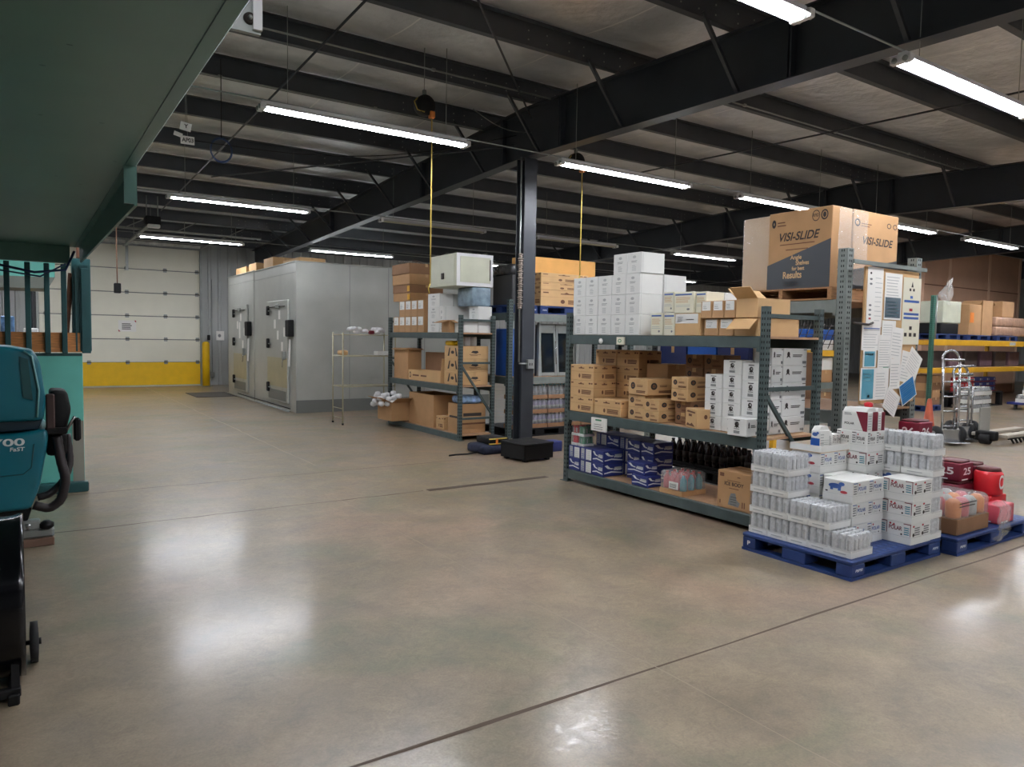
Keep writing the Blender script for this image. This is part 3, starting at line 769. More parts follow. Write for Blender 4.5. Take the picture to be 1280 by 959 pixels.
# ================================================================ RACKS
def post(mb, x, y, z0, z1, w, d, m, face_x=True):
    """perforated upright, C section open to the inside"""
    mb.box(x - w / 2, x + w / 2, y - d / 2, y + d / 2, z0, z1, m)
    n = int((z1 - z0) / .05)
    for k in range(n):
        z = z0 + .04 + k * .05
        if z + .03 > z1: break
        mb.box(x - w / 2 - .001, x - w / 2, y - .016, y - .006, z, z + .022, 'hole'); mb.box(x - w / 2 - .001, x - w / 2, y + .006, y + .016, z, z + .022, 'hole')
        mb.box(x - .022, x - .008, y - d / 2 - .001, y - d / 2, z, z + .022, 'hole'); mb.box(x + .008, x + .022, y - d / 2 - .001, y - d / 2, z, z + .022, 'hole')
def shelf_unit(lab, x0, x1, y0, y1, top, levels, bh, m='steel', pw=.06, decks=True, braces=True, name='shelving_rack', dm='deck', far_top=None):
    r = thing(name, lab, 'shelving', ((x0 + x1) / 2, (y0 + y1) / 2, 0))
    for x in (x0 + pw / 2, x1 - pw / 2):
        for y in (y0 + pw / 2, y1 - pw / 2):
            mb = MB(); post(mb, x, y, .008, far_top if far_top and y > (y0 + y1) / 2 else top, pw, pw, m); mb.build('upright_post', r, world=True)
            mb = MB(); mb.box(x - .05, x + .05, y - .06, y + .06, 0, .008, m); mb.build('foot_plate', r, world=True)
    for z in levels:
        for x in (x0 + .018, x1 - .018):
            mb = MB(); mb.cbox(x - .022, x + .022, y0 + pw, y1 - pw, z - bh, z - .002, m, .004)
            mb.box(x - .026, x + .026, y0 + pw - .004, y0 + pw + .03, z - bh - .03, z, m); mb.box(x - .026, x + .026, y1 - pw - .03, y1 - pw + .004, z - bh - .03, z, m)
            mb.build('shelf_beam', r, world=True)
        if decks:
            mb = MB(); mb.box(x0 + .042, x1 - .042, y0 + .005, y1 - .005, z - .022, z - .001, dm); mb.build('deck_board', r, world=True)
    if braces:
        for y in (y0 + pw / 2, y1 - pw / 2):
            for z in (.35, 1.25, top - .08):
                if z < top: mb = MB(); mb.box(x0 + pw, x1 - pw, y - .015, y + .015, z - .018, z + .018, m); mb.build('cross_brace', r, world=True)
            for a, b in ((.4, 1.2),):
                mb = MB(); mb.beam((x0 + pw * .7, y - .02, b), (x1 - pw * .7, y - .02, a), .025, .035, m); mb.build('diagonal_brace', r, world=True)
    return r

RX = 5.25
shelf_unit('long grey-green steel shelving rack beside the blue pallet, loaded on three levels', RX, 6.07, 3.94, 6.69, 1.965, (.145, .83, 1.71), .105)
T = 1.711
# --- top deck: the wall of white cartons
ye = [6.62, 6.405, 6.19, 5.965, 5.745, 5.53]
RW = ['bottom', 'second', 'third', 'top']
for r_ in range(3):
    for k in range(5):
        carton(5.29, 5.625, ye[k + 1], ye[k], T + .215 * r_, T + .215 * (r_ + 1), 'white',
               'white carton, %s from the far end in the %s row of the white stack' % (ORD[k], RW[r_]), group='white cartons on the long rack')
for k, (a, b) in enumerate(((5.73, 5.945), (5.515, 5.73))):
    carton(5.29, 5.625, a, b, T + .645, T + .86, 'white', 'white carton in the highest row of the white stack, %s one' % ('farther', 'nearer')[k], group='white cartons on the long rack')
for r_ in range(3):
    carton(5.63, 5.965, 5.52, 5.74, T + .215 * r_, T + .215 * (r_ + 1), 'white', 'plain white carton behind the white stack, level %s' % ('with its bottom row', 'with its second row', 'with its third row')[r_], group='white cartons on the long rack')
# cream printed cartons
carton(5.29, 5.56, 5.20, 5.36, T, T + .225, 'cream', 'cream carton with a blue header band beside the white stack, lower', group='cream printed cartons')
carton(5.30, 5.56, 5.04, 5.19, T, T + .22, 'cream', 'cream printed carton wedged between blue-banded carton and split carton', group='cream printed cartons')
carton(5.30, 5.56, 5.06, 5.20, T + .23, T + .43, 'cream', 'slim cream carton on the upper tier, nearest the white stack', group='cream printed cartons')
carton(5.29, 5.56, 4.80, 5.05, T + .215, T + .42, 'cream', 'wide cream carton with twin blue headers on the upper tier', group='cream printed cartons')
carton(5.31, 5.56, 4.66, 4.79, T + .215, T + .415, 'cream', 'slim cream carton at the near end of the upper tier', group='cream printed cartons')
carton(5.62, 6.0, 4.7, 5.3, T, T + .42, 'white', 'wide plain white carton behind the cream printed cartons', group='white cartons on the long rack')
def mk_split(mb, w, d, h):
    face(mb, 'L', w, d, h); mb.mark(.02, .55, .92, .98, 'white'); mb.lines(.1, .64, .35, .9, 3, 'inkgrey', .5); mb.lines(.45, .7, .85, .84, 1, 'ink', .3)
    mb.poly([(0, .22), (.75, .26), (.95, .48), (0, .42)], 'card2')
STY['split'] = ('card2', mk_split)
carton(5.29, 5.58, 4.71, 5.03, T, T + .212, 'split', 'torn white-labelled carton with a brown lower edge, under twin-header carton')
for k, (a, b) in enumerate(((4.50, 4.67), (4.325, 4.495))):
    carton(5.30, 5.62, a, b, T, T + .155, 'label', 'low brown carton with a white label, lower pair, %s one' % ('farther', 'nearer')[k], group='white-labelled cartons')
for k, (a, b) in enumerate(((4.56, 4.69), (4.42, 4.555), (4.29, 4.415))):
    carton(5.27, 5.6, a, b, T + .16, T + .32, 'label', 'brown carton with a large white label in the upper row, %s' % ('farthest', 'middle', 'nearest')[k], group='white-labelled cartons')
open_carton(5.29, 5.86, 4.05, 4.31, T, T + .155, 'card2', 'low open cardboard tray box behind the near rack post', ('L',), ang=1.2)
open_carton(5.27, 5.72, 4.05, 4.28, T + .162, T + .33, 'card2', 'open cardboard box lying atop the low tray box, dark gap showing', ('L', 'B'), ang=2.6)
# small signs on the beams
mb = MB(); mb.box(5.222, 5.243, 5.68, 5.79, 1.61, 1.69, 'cream'); mb.frame((5.222, 5.79, 1.61), (0, -.11, 0), (0, 0, .08), (-1, 0, 0)); mb.disc(.45, .5, .25, .25, 'greenb', hole=.6); tag(mb.build('price_tag'), 'small round-cornered tag stuck on the top shelf beam', 'tag')
mb = MB(); mb.lathe((5.23, 6.05, 1.645), [(.0, -.012), (.028, -.008), (.03, 0), (.0, .001)], 'white', 14, 'x'); tag(mb.build('round_hook'), 'small round white knob on the top shelf beam', 'knob')
mb = MB(); mb.box(5.22, 5.244, 5.93, 6.17, .655, .80, 'paper'); mb.frame((5.22, 6.17, .655), (0, -.24, 0), (0, 0, .145), (-1, 0, 0)); mb.mark(.3, .78, .72, .9, 'greenb'); mb.lines(.2, .15, .85, .65, 3, 'ink', .2)
tag(mb.build('shelf_label'), 'white paper label with green heading hung on the middle shelf beam', 'label')

# --- middle deck
Z = .832
g = 'brown printed cartons'
for k, l in enumerate(('bottom', 'middle', 'top')):
    carton(5.27, 5.61, 6.205, 6.62, Z + .18 * k, Z + .18 * (k + 1), 'tan', 'brown printed carton, %s of the farthest front column on the middle shelf' % l, group=g)
carton(5.27, 5.61, 5.75, 6.19, Z, Z + .175, 'tan', 'long brown printed carton on the middle shelf, beside the farthest column', group=g)
for c_, (a, b) in enumerate(((6.24, 6.6), (5.87, 6.23))):
    for k in range(4):
        if c_ == 0 and k < 3: carton(5.66, 6.0, a, b, Z + .178 * k, Z + .178 * (k + 1), 'tan', 'hidden-side brown printed carton at the far back of the middle shelf, %s level' % ORD[k], group=g)
        else: carton(5.63, 5.98, a, b, Z + .178 * k, Z + .178 * (k + 1), 'tan', 'brown printed carton in the %s back column, %s level up' % (('farther', 'nearer')[c_], ORD[k]), group=g)
for k in range(2):
    carton(5.29, 5.62, 5.41, 5.66, Z + .13 * k, Z + .13 * (k + 1), 'round', 'brown round-logo carton, %s of the column under the wide one' % ('bottom', 'upper')[k], group=g)
carton(5.27, 5.66, 5.36, 5.64, Z + .262, Z + .43, 'round', 'wide brown round-logo carton crowning its column on the middle shelf', group=g)
carton(5.70, 6.0, 5.5, 5.82, Z, Z + .40, 'plaindark', 'tall plain brown carton behind the round-logo cartons', group='plain brown cartons')
carton(5.64 + .06, 6.0, 5.5, 5.82, Z + .402, Z + .575, 'plain', 'plain light brown carton topping the tall brown one', group='plain brown cartons')
for k in range(2):
    carton(5.27, 5.58, 5.19, 5.40, Z + .115 * k, Z + .115 * (k + 1), 'round', 'small brown round-logo carton by the shelf edge, %s one' % ('lower', 'upper')[k], group=g)
    carton(5.42, 5.68, 4.9, 5.12, Z + .115 * k, Z + .115 * (k + 1), 'dark', 'dark brown round-logo carton, %s in the fourth column from the far end' % ('lowest', 'second')[k], group=g)
    carton(5.36, 5.68, 4.9, 5.12, Z + .232 + .12 * k, Z + .232 + .12 * (k + 1), 'round', 'brown round-logo carton, %s in the fourth column' % ('third', 'topmost')[k], group=g)
for k in range(5):
    h0 = Z + .138 * k
    carton(5.74, 6.0, 5.05, 5.29, h0, h0 + .137, 'plain' if k in (0, 2) else 'dark', 'brown carton in the back column left of the white globe cartons, %s level' % ORD[k], group='back brown cartons')
    carton(5.74, 6.0, 4.79, 5.04, h0, h0 + .137, 'dark', 'dark brown carton in the back column behind the white globe cartons, %s level' % ORD[k], group='back brown cartons')
# carton standing askew
def mk_skew(mb, w, d, h):
    face(mb, 'L', w, d, h); mb.poly([(.1, .8), (.2, .9), (.9, .86), (.9, .78)], 'inkbrown'); mb.mark(.3, .6, .6, .72, 'inkbrown'); mb.poly([(.1, .1), (.2, .25), (.45, .18), (.6, .28), (.9, .1)], 'inkbrown')
    face(mb, 'F', w, d, h); mb.disc(.28, .62, .05, .12, 'inkbrown'); mb.lines(.38, .55, .9, .68, 2, 'inkbrown', .4); mb.mark(.5, .15, .95, .24, 'inkbrown')
STY['skew'] = ('card2', mk_skew)
carton(5.26, 5.60, 4.58, 4.83, Z, Z + .185, 'skew', 'brown printed carton set askew at the edge of the middle shelf', rz=-.42)
g = 'white globe-logo cartons'
for k in range(4):
    carton(5.35, 5.60, 4.475, 4.68, Z + .13 * k, Z + .13 * (k + 1), 'globe', 'white globe-logo carton, %s up in the farthest white column' % ORD[k], group=g)
for k in range(5):
    carton(5.35, 5.60, 4.262, 4.47, Z + .132 * k, Z + .132 * (k + 1), 'globe', 'white globe-logo carton, %s up in the middle white column' % ORD[k], group=g)
for k in range(4):
    carton(5.35, 5.50, 4.06, 4.255, Z + .16 * k, Z + .16 * (k + 1), 'globe', 'white globe-logo carton, %s up in the column next to the near post' % ORD[k], group=g)
carton(5.19, 5.345, 4.06, 4.27, Z, Z + .158, 'globe', 'white globe-logo carton jutting over the front edge of the middle shelf', group=g)
for k in range(5):
    carton(5.505, 5.665, 4.06, 4.255, Z + .155 * k, Z + .155 * (k + 1), 'globe', 'narrow white globe-logo carton facing the pallet, %s up' % ORD[k], group=g)
    carton(5.67, 6.02, 4.06, 4.4, Z + .155 * k, Z + .155 * (k + 1), 'globe', 'wide white globe-logo carton facing the pallet, %s up' % ORD[k], group=g)

# --- bottom deck
Z = .1455
g = 'blue water cartons'
for r_ in range(2):
    for k, (a, b) in enumerate(((6.415, 6.62), (6.205, 6.41), (6.005, 6.20))):
        carton(5.27, 5.565, a, b, Z + .142 * r_, Z + .142 * (r_ + 1), 'navy2' if (k, r_) in ((0, 1), (1, 1), (1, 0)) else 'navy',
               'blue water carton, %s row, %s from the far post' % (('lower', 'upper')[r_], ORD[k]), group=g)
for k, (a, b) in enumerate(((6.31, 6.5), (6.10, 6.30), (5.885, 6.095), (5.675, 5.875), (5.47, 5.665))):
    for r_ in range(3):
        x = 5.58 if k < 3 else 5.5
        carton(x, x + .29, a, b, Z + .142 * r_, Z + .142 * (r_ + 1), ('navy2' if k in (0, 2) else 'navy'),
               'blue water carton in the back row, %s column from far, %s level' % (ORD[k], ORD[r_]), group=g)
carton(5.28, 5.48, 5.33, 5.57, Z, Z + .115, 'navy', 'small blue water carton standing forward on the bottom shelf, lower', group=g)
carton(5.30, 5.495, 5.40, 5.66, Z + .1165, Z + .235, 'navy', 'small blue water carton standing forward on the bottom shelf, upper', group=g)

# packs of cans ------------------------------------------------------------
def can_mesh(r, h, body='alu'):
    mb = MB(); mb.lathe((0, 0, 0), [(r * .78, 0), (r * .97, h * .06), (r, h * .1), (r, h * .88), (r * .8, h * .97), (r * .84, h), (r * .76, h * .985)], body, 12)
    return mb
def make_can_pack(nx, ny, w, d, h, lip, body='alu', name='can_pack', film=True, tray='white'):
    root = thing(name, 'x', 'drink pack')
    t = .003
    mb = MB(); mb.box(-w / 2, w / 2, -d / 2, d / 2, 0, t, tray)
    mb.box(-w / 2, -w / 2 + t, -d / 2, d / 2, t, lip, tray); mb.box(w / 2 - t, w / 2, -d / 2, d / 2, t, lip, tray)
    mb.box(-w / 2 + t, w / 2 - t, -d / 2, -d / 2 + t, t, lip, tray); mb.box(-w / 2 + t, w / 2 - t, d / 2 - t, d / 2, t, lip, tray)
    mb.frame((-w / 2, d / 2, 0), (0, -d, 0), (0, 0, lip), (-1, 0, 0)); mb.lines(.2, .35, .8, .7, 1, 'inklight', .4)
    mb.build('cardboard_tray', root)
    sx, sy = (w - 2 * t) / nx, (d - 2 * t) / ny; r = min(sx, sy) / 2 - .0006
    first = None
    for i in range(nx):
        for j in range(ny):
            if first is None:
                q = can_mesh(r, h - .006, body)
                q.box(-r * 1.004, -r * .99, -r * .3, r * .3, h * .3, h * .75, 'inklight')
                first = q.build('can', root); o = first
            else: o = first.copy(); COL.objects.link(o); o.parent = root
            o.location = (-w / 2 + t + sx * (i + .5), -d / 2 + t + sy * (j + .5), t + .0005)
            o.rotation_euler = (0, 0, random.uniform(-1.3, 1.3))
    if film:
        mb = MB(); q = .001
        mb.cbox(-w / 2 - q, w / 2 + q, -d / 2 - q, d / 2 + q, lip * .6, h - .001, 'film', .012, 2)
        mb.build('shrink_wrap', root)
    return root
P_CAN = make_can_pack(5, 3, .268, .172, .163, .052)
P_CAN2 = make_can_pack(3, 4, .178, .248, .163, .052)
# green and red packs on the blue cartons
def mini(body, lab, x, y, z):
    p = make_can_pack(3, 3, .16, .1, .112, .03, body); p['label'] = lab; p['group'] = 'small soda packs on the blue cartons'; p.location = (x, y, z)
mini('greenb', 'small green soda can pack, upper of two, atop blue cartons', 5.38, 6.44, Z + .4)
mini('red', 'small red soda can pack, upper of two, atop blue cartons', 5.38, 6.56, Z + .4)
mini('red', 'small red soda can pack, lower of two, atop blue cartons', 5.38, 6.56, Z + .286)
mini('greenb', 'small green soda can pack, lower of two, atop blue cartons', 5.38, 6.44, Z + .286)
# pink bottle pack
bp = thing('bottle_pack', 'film-wrapped tray of pink, red and teal bottles on the bottom shelf', 'drink pack', (5.44, 5.0, Z + .001))
mb = MB(); mb.box(-.17, .17, -.15, .15, 0, .045, 'card'); mb.build('cardboard_tray', bp)
for i in range(3):
    for j in range(4):
        mb = MB(); m_ = 'tealb' if j < 1 else 'redsoft'
        mb.lathe((-.11 + .11 * i, -.11 + .073 * j, .046), [(.03, 0), (.034, .01), (.034, .1), (.014, .14), (.014, .155)], m_, 10); mb.lathe((-.11 + .11 * i, -.11 + .073 * j, .201), [(.016, 0), (.016, .015)], 'red', 8); mb.build('bottle', bp)
mb = MB(); mb.cbox(-.172, .172, -.152, .152, .03, .225, 'film2', .03, 2); mb.build('shrink_wrap', bp)
mb = MB(); mb.box(-.176, -.174, -.1, .02, .06, .13, 'paper'); mb.frame((-.176, .02, .06), (0, -.12, 0), (0, 0, .07), (-1, 0, 0)); mb.lines(.1, .2, .9, .8, 3, 'inkgrey', .5); mb.build('paper_label', bp)
def mk_shake(mb, w, d, h):
    face(mb, 'L', w, d, h)
    mb.text('ICE BODY', .22, .62, .8, .72, 'ink'); mb.lines(.36, .54, .72, .58, 1, 'inkbrown', .5); mb.lines(.3, .75, .72, .78, 1, 'inkbrown', .5); mb.lines(.6, .86, .7, .9, 1, 'inkbrown', .6)
    mb.poly([(.34, .1), (.38, .3), (.42, .42), (.56, .44), (.6, .26), (.7, .2), (.66, .08)], 'inkgrey'); mb.lines(.4, .12, .6, .38, 4, 'ink', .25, .1)
    mb.mark(.08, .1, .11, .2, 'inkbrown'); mb.mark(.76, .08, .79, .24, 'inkbrown'); mb.mark(.82, .08, .85, .24, 'inkbrown'); mb.mark(.07, .84, .2, .94, 'inkbrown')
STY['shake'] = ('card', mk_shake)
carton(5.29, 5.6, 4.07, 4.44, Z, Z + .34, 'shake', 'large brown printed carton at the near end of the bottom shelf', tape=True)

# ---------------------------------------------------------------- plastic pallets
def plastic_pallet(x0, x1, y0, y1, z, lab, m='blueplast', writing=True, h=.14, group=None, cat='pallet'):
    r = thing('plastic_pallet', lab, cat, ((x0 + x1) / 2, (y0 + y1) / 2, z), group=group)
    w, d = x1 - x0, y1 - y0
    mb = MB(); mb.cbox(-w / 2, w / 2, -d / 2, d / 2, h - .032, h, m, .008, 1)
    n = 16
    for i in range(n):
        for j in range(12):
            mb.box(-w / 2 + .03 + i * (w - .06) / n, -w / 2 + .03 + (i + .55) * (w - .06) / n, -d / 2 + .03 + j * (d - .06) / 12, -d / 2 + .03 + (j + .5) * (d - .06) / 12, h, h + .0015, mat('pallet_rib', (44, 72, 128), .5) if m == 'blueplast' else m)
    mb.build('top_deck', r)
    mb = MB(); fr = .1
    for a, b, c_, e in ((-w / 2, w / 2, -d / 2, -d / 2 + fr), (-w / 2, w / 2, d / 2 - fr, d / 2), (-w / 2, -w / 2 + fr, -d / 2 + fr, d / 2 - fr), (w / 2 - fr, w / 2, -d / 2 + fr, d / 2 - fr), (-fr / 2, fr / 2, -d / 2 + fr, d / 2 - fr)):
        mb.box(a, b, c_, e, 0, .022, m)
    mb.build('bottom_frame', r)
    for ix, cx in enumerate((-1, 0, 1)):
        for iy, cy in enumerate((-1, 0, 1)):
            bw = .17 if cx else .2; bd = .12 if cy else .2
            X = cx * (w / 2 - bw / 2 - .003); Y = cy * (d / 2 - bd / 2 - .003)
            mb = MB(); mb.cbox(X - bw / 2, X + bw / 2, Y - bd / 2, Y + bd / 2, .022, h - .032, m, .006)
            if writing and cy == -1 and cx:
                mb.frame((X - bw / 2, Y - bd / 2, .022), (bw, 0, 0), (0, 0, h - .054), (0, -1, 0)); mb.text('PEPSI', .28, .4, .78, .62, 'white', .08)
            if writing and cx == -1 and cy == 1:
                mb.frame((X - bw / 2, Y + bd / 2, .022), (0, -bd, 0), (0, 0, h - .054), (-1, 0, 0)); mb.text('P', .4, .3, .62, .7, 'white')
            mb.build('block', r)
    return r
plastic_pallet(4.75, 5.99, 2.79, 3.72, 0, 'blue plastic pallet in the foreground under silver cans and white cartons')
PZ = .1425
g = 'silver can packs on the near pallet'
ys_ = [3.70, 3.525, 3.35, 3.175, 3.0, 2.826]
for k in range(5):
    place(P_CAN, (4.935, (ys_[k] + ys_[k + 1]) / 2, PZ), 0, 'shrink-wrapped silver can pack, lowest tier, %s from the rack end' % ORD[k], g)
for k in range(4):
    place(P_CAN, (4.935, (ys_[k] + ys_[k + 1]) / 2, PZ + .165), 0, 'shrink-wrapped silver can pack, second tier, %s from the rack end' % ORD[k], g)
for t_ in (2, 3):
    for k in range(2):
        place(P_CAN, (4.935, (ys_[k] + ys_[k + 1]) / 2, PZ + .165 * t_), 0, 'shrink-wrapped silver can pack, %s tier, %s from the rack end' % (('third', 'top')[t_ - 2], ORD[k]), g)
g = 'silver can packs stacked at the right of the near pallet'
for t_ in range(5):
    for k, yy in enumerate((2.92, 3.175)):
        if k == 1 and t_ < 3: continue
        place(P_CAN2, (5.905, yy, PZ + .164 * t_), 0, 'silver can pack in the tall right-hand stack, %s tier%s' % (ORD[t_], ', farther one' if k else ', nearer the corner' if t_ > 2 else ''), g)
for t_ in range(3):
    carton(5.52, 5.80, 3.055, 3.17, PZ + .164 * t_, PZ + .164 * (t_ + 1), 'plain', 'plain box buried under the far silver packs, %s level' % ORD[t_], gap=.002) if False else None
g = 'white seltzer cartons on the near pallet'
for t_ in range(3):
    carton(5.525, 5.812, 2.79, 3.035, PZ + .163 * t_, PZ + .163 * (t_ + 1), 'polar1', 'white seltzer carton with maroon lettering, %s in the front column' % ('bottom', 'middle', 'top')[t_], 'drink carton', g)
for t_ in range(3):
    carton(5.08, 5.50, 3.0, 3.245, PZ + .163 * t_, PZ + .163 * (t_ + 1), 'polarblue', 'white seltzer carton with blue lettering, %s in the left column' % ('bottom', 'middle', 'top')[t_], 'drink carton', g)
for t_ in range(4):
    carton(5.18, 5.545, 3.34, 3.60, PZ + .163 * t_, PZ + .163 * (t_ + 1), 'polarblue', 'white seltzer carton under the open tray, %s level up' % ORD[t_], 'drink carton', g)
for t_ in range(5):
    carton(5.555, 5.81, 3.18, 3.45, PZ + .163 * t_, PZ + .163 * (t_ + 1), 'polar1' if t_ % 2 else 'polar', 'white seltzer carton in the tallest column, %s level up' % ORD[t_], 'drink carton', g)
for t_ in range(3):
    carton(5.825, 5.985, 3.055, 3.29, PZ + .163 * t_, PZ + .163 * (t_ + 1), 'polar', 'white carton beneath the farther silver packs, %s level up' % ORD[t_], 'drink carton', g)
    carton(5.215, 5.50, 3.255, 3.33, PZ + .163 * t_, PZ + .163 * (t_ + 1), 'polar', 'slim white carton between two seltzer columns, %s level up' % ORD[t_], 'drink carton', g)
# blue film over the left column
# open white tray with cartons standing in it
tz = PZ + .163 * 4 + .001
tr_ = MB(); tr_.box(5.17, 5.56, 3.33, 3.61, tz, tz + .004, 'card2')
for a in ((5.17, 5.175, 3.33, 3.61), (5.555, 5.56, 3.33, 3.61), (5.175, 5.555, 3.33, 3.335), (5.175, 5.555, 3.605, 3.61)): tr_.box(a[0], a[1], a[2], a[3], tz + .004, tz + .055, 'white')
tag(tr_.build('cardboard_tray', org=(5.365, 3.47, tz), world=True), 'open white cardboard tray holding a blue carton and small packs', 'tray')
def pack12(x, y, z, w, d, h, m1, m2, lab, rz=0., tx='POLAR', roll=0.):
    r = thing('drink_carton', lab, 'drink carton', (x, y, z), rz); r.rotation_euler = (roll, 0, rz)
    mb = MB(); mb.cbox(-w / 2, w / 2, -d / 2, d / 2, 0, h, 'white', .006)
    face(mb, 'L', w, d, h); mb.mark(.0, .0, .55 if m1 != 'bluecase' else 1, .62 if m1 == 'bluecase' else 1, m1) if m1 == 'bluecase' else mb.poly([(.55, 1), (1, 1), (1, 0), (.85, 0)], m1)
    if tx and m1 != 'bluecase': mb.lines(.1, .8, .4, .95, 2, 'inkgrey', .5); mb.text(tx, .12, .3, .5, .42, 'ink')
    if m1 == 'bluecase': mb.disc(.45, .8, .3, .09, 'inkblue'); mb.disc(.75, .87, .15, .06, 'inkblue')
    face(mb, 'F', w, d, h); mb.mark(.5, .0, 1, 1, m2) if m2 != 'white' else mb.lines(.1, .05, .9, .6, 6, 'inklight', .3, .1)
    mb.lines(.06, .1, .4, .9, 6, 'inklight', .4, .1)
    mb.build('carton_body', r)
    mb = MB(); mb.prism([(-w / 2, h), (w / 2, h), (w * .3, h + .03), (-w * .3, h + .03)], -d / 2 + .01, d / 2 - .01, 'white', 'y'); mb.build('top_flap', r)
    return r
pack12(5.26, 3.40, tz + .0045, .12, .085, .17, 'bluecase', 'white', 'upright blue and white carton standing in the open tray', -.1)
pack12(5.37, 3.43, tz + .0045, .08, .1, .12, 'inklight', 'white', 'small white carton leaning in the tray beside the blue one', .3)
carton(5.43, 5.545, 3.40, 3.52, tz + .0045, tz + .125, 'polar', 'small pink-and-white carton in the tray next to the tall column', 'drink carton')
tt = PZ + .163 * 5 + .001
pack12(5.63, 3.30, tt, .14, .22, .155, 'maroon', 'maroon', 'white and maroon carton lying on top of the tallest column, left')
pack12(5.76, 3.30, tt, .10, .22, .15, 'maroon', 'maroon', 'white and maroon carton on top of the tallest column, right')
mb = MB(); mb.lathe((0, 0, 0), [(.03, 0), (.034, .01), (.034, .03), (.012, .04)], 'red', 12); tag(mb.build('bottle_cap_pack', org=(5.72, 3.28, tt + .187)), 'little red round tin on top of the maroon cartons', 'tin')

# right-hand pallet --------------------------------------------------------
plastic_pallet(6.06, 7.42, 2.70, 3.7, 0, 'blue plastic pallet at the right edge under red drink packs')
bx_ = thing('wrapped_tray', 'film-wrapped cardboard tray of orange and black printed packs on right pallet', 'drink pack', (6.40, 2.93, .1425))
mb = MB(); mb.cbox(-.27, .27, -.19, .19, 0, .13, 'card3', .006); mb.build('cardboard_tray', bx_)
mb = MB()
for i in range(4):
    for j in range(3): mb.lathe((-.2 + i * .13, -.12 + j * .12, .13), [(.055, 0), (.058, .02), (.058, .12), (.03, .15)], ('orangeplug', 'redsoft', 'inklight')[(i + j) % 3], 10)
mb.build('bottles', bx_)
mb = MB(); mb.cbox(-.275, .275, -.195, .195, .1, .3, 'film2', .05, 3)
mb.frame((-.275, -.2, .2), (.5, 0, 0), (0, 0, .1), (0, -1, 0)); mb.lines(.0, .3, .6, .8, 2, 'ink', .3)
mb.build('plastic_wrap', bx_)
wp = MB(); vs = []
for i in range(11):
    for j in range(11):
        u, v = i / 10, j / 10
        vs.append((6.60 + .20 * u + .05 * math.sin(v * 9), 2.70 - .06 * math.sin(v * 3) - .03 * random.random(), .36 - .34 * v * (1 - .2 * abs(u - .5)) + .02 * random.random()))
wp.add(vs, [(i * 11 + j, i * 11 + j + 1, i * 11 + j + 12, i * 11 + j + 11) for i in range(10) for j in range(10)], 'film2', True)
tag(wp.build('plastic_sheet'), 'crumpled clear plastic sheet hanging over the right pallet edge', 'plastic sheet')
def redpack(x, y, z, w, d, h, m, lab, tx='', top=True, rz=0):
    r = thing('drink_pack', lab, 'drink pack', (x, y, z), rz, 'red drink packs on the right pallet')
    mb = MB(); mb.cbox(-w / 2, w / 2, -d / 2, d / 2, 0, h * .9, m, .012, 2)
    for f in 'LF':
        face(mb, f, w, d, h * .9)
        if tx: mb.text(tx, .2, .35, .75, .75, 'white')
        mb.lines(.1, .06, .6, .2, 1, 'white', .5)
    mb.build('carton_body', r)
    if top:
        mb = MB(); mb.cbox(-w * .42, w * .42, -d * .42, d * .42, h * .9, h, mat('pack_top', (96, 44, 44), .5), .02, 2); mb.build('top_panel', r)
    return r
PZ2 = .1425
redpack(7.02, 3.2, PZ2, .26, .26, .30, 'maroon', 'dark red drink carton numbered 25 behind the wrapped tray, left', '25'); redpack(7.02, 3.2, PZ2 + .301, .24, .24, .18, 'maroon', 'dark red drink carton numbered 25 stacked on the left one', '25')
redpack(7.31, 3.2, PZ2, .2, .26, .30, 'maroon', 'dark red drink carton behind the wrapped tray, plain one', ''); redpack(7.31, 3.2, PZ2 + .301, .19, .24, .13, 'maroon', 'dark red drink carton leaning atop the plain dark one', '')
redpack(7.24, 2.98, PZ2, .3, .16, .2, 'red', 'bright red drink carton lying at the right of the wrapped tray', 'Coke', False)
redpack(6.98, 2.80, PZ2, .28, .14, .18, 'redsoft', 'wrapped red drink pack with grey oval ends, front right', '', False)
mb = MB(); mb.lathe((0, 0, 0), [(.10, 0), (.115, .02), (.115, .19), (.1, .215)], 'red', 18); mb.lathe((0, 0, .215), [(.1, 0), (.09, .03), (.05, .035)], mat('pack_top', (96, 44, 44), .5), 18); mb.frame((-.1, -.12, .03), (.2, 0, 0), (0, 0, .18), (0, -1, 0)); mb.text('C', .1, .2, .5, .9, 'white')
tag(mb.build('red_keg', org=(7.2, 2.98, PZ2 + .183)), 'round bright red tub with a white curl on the red carton', 'tub', 'red drink packs on the right pallet')
# pallet of red packs behind the near pallet
plastic_pallet(6.9, 8.4, 3.82 + .05, 4.0 + .02, 0, 'x') if False else None
for k, (x, z, l) in enumerate(((7.15, 0.0, 'lower'), (7.15, .33, 'upper'), (7.55, 0.0, 'lower'), (7.55, .33, 'upper'))):
    redpack(x, 3.86, z, .36, .24, .325, 'red', 'red drink carton in front of the notice board, %s %s' % (('left', 'right')[k // 2], l), '', False)
redpack(7.2, 3.86, .656, .3, .22, .14, 'red', 'low red drink carton on the pile before the notice board, left', '')
redpack(7.62, 3.86, .656, .26, .22, .24, 'maroon', 'dark red drink carton crowning the pile before the notice board', '26')

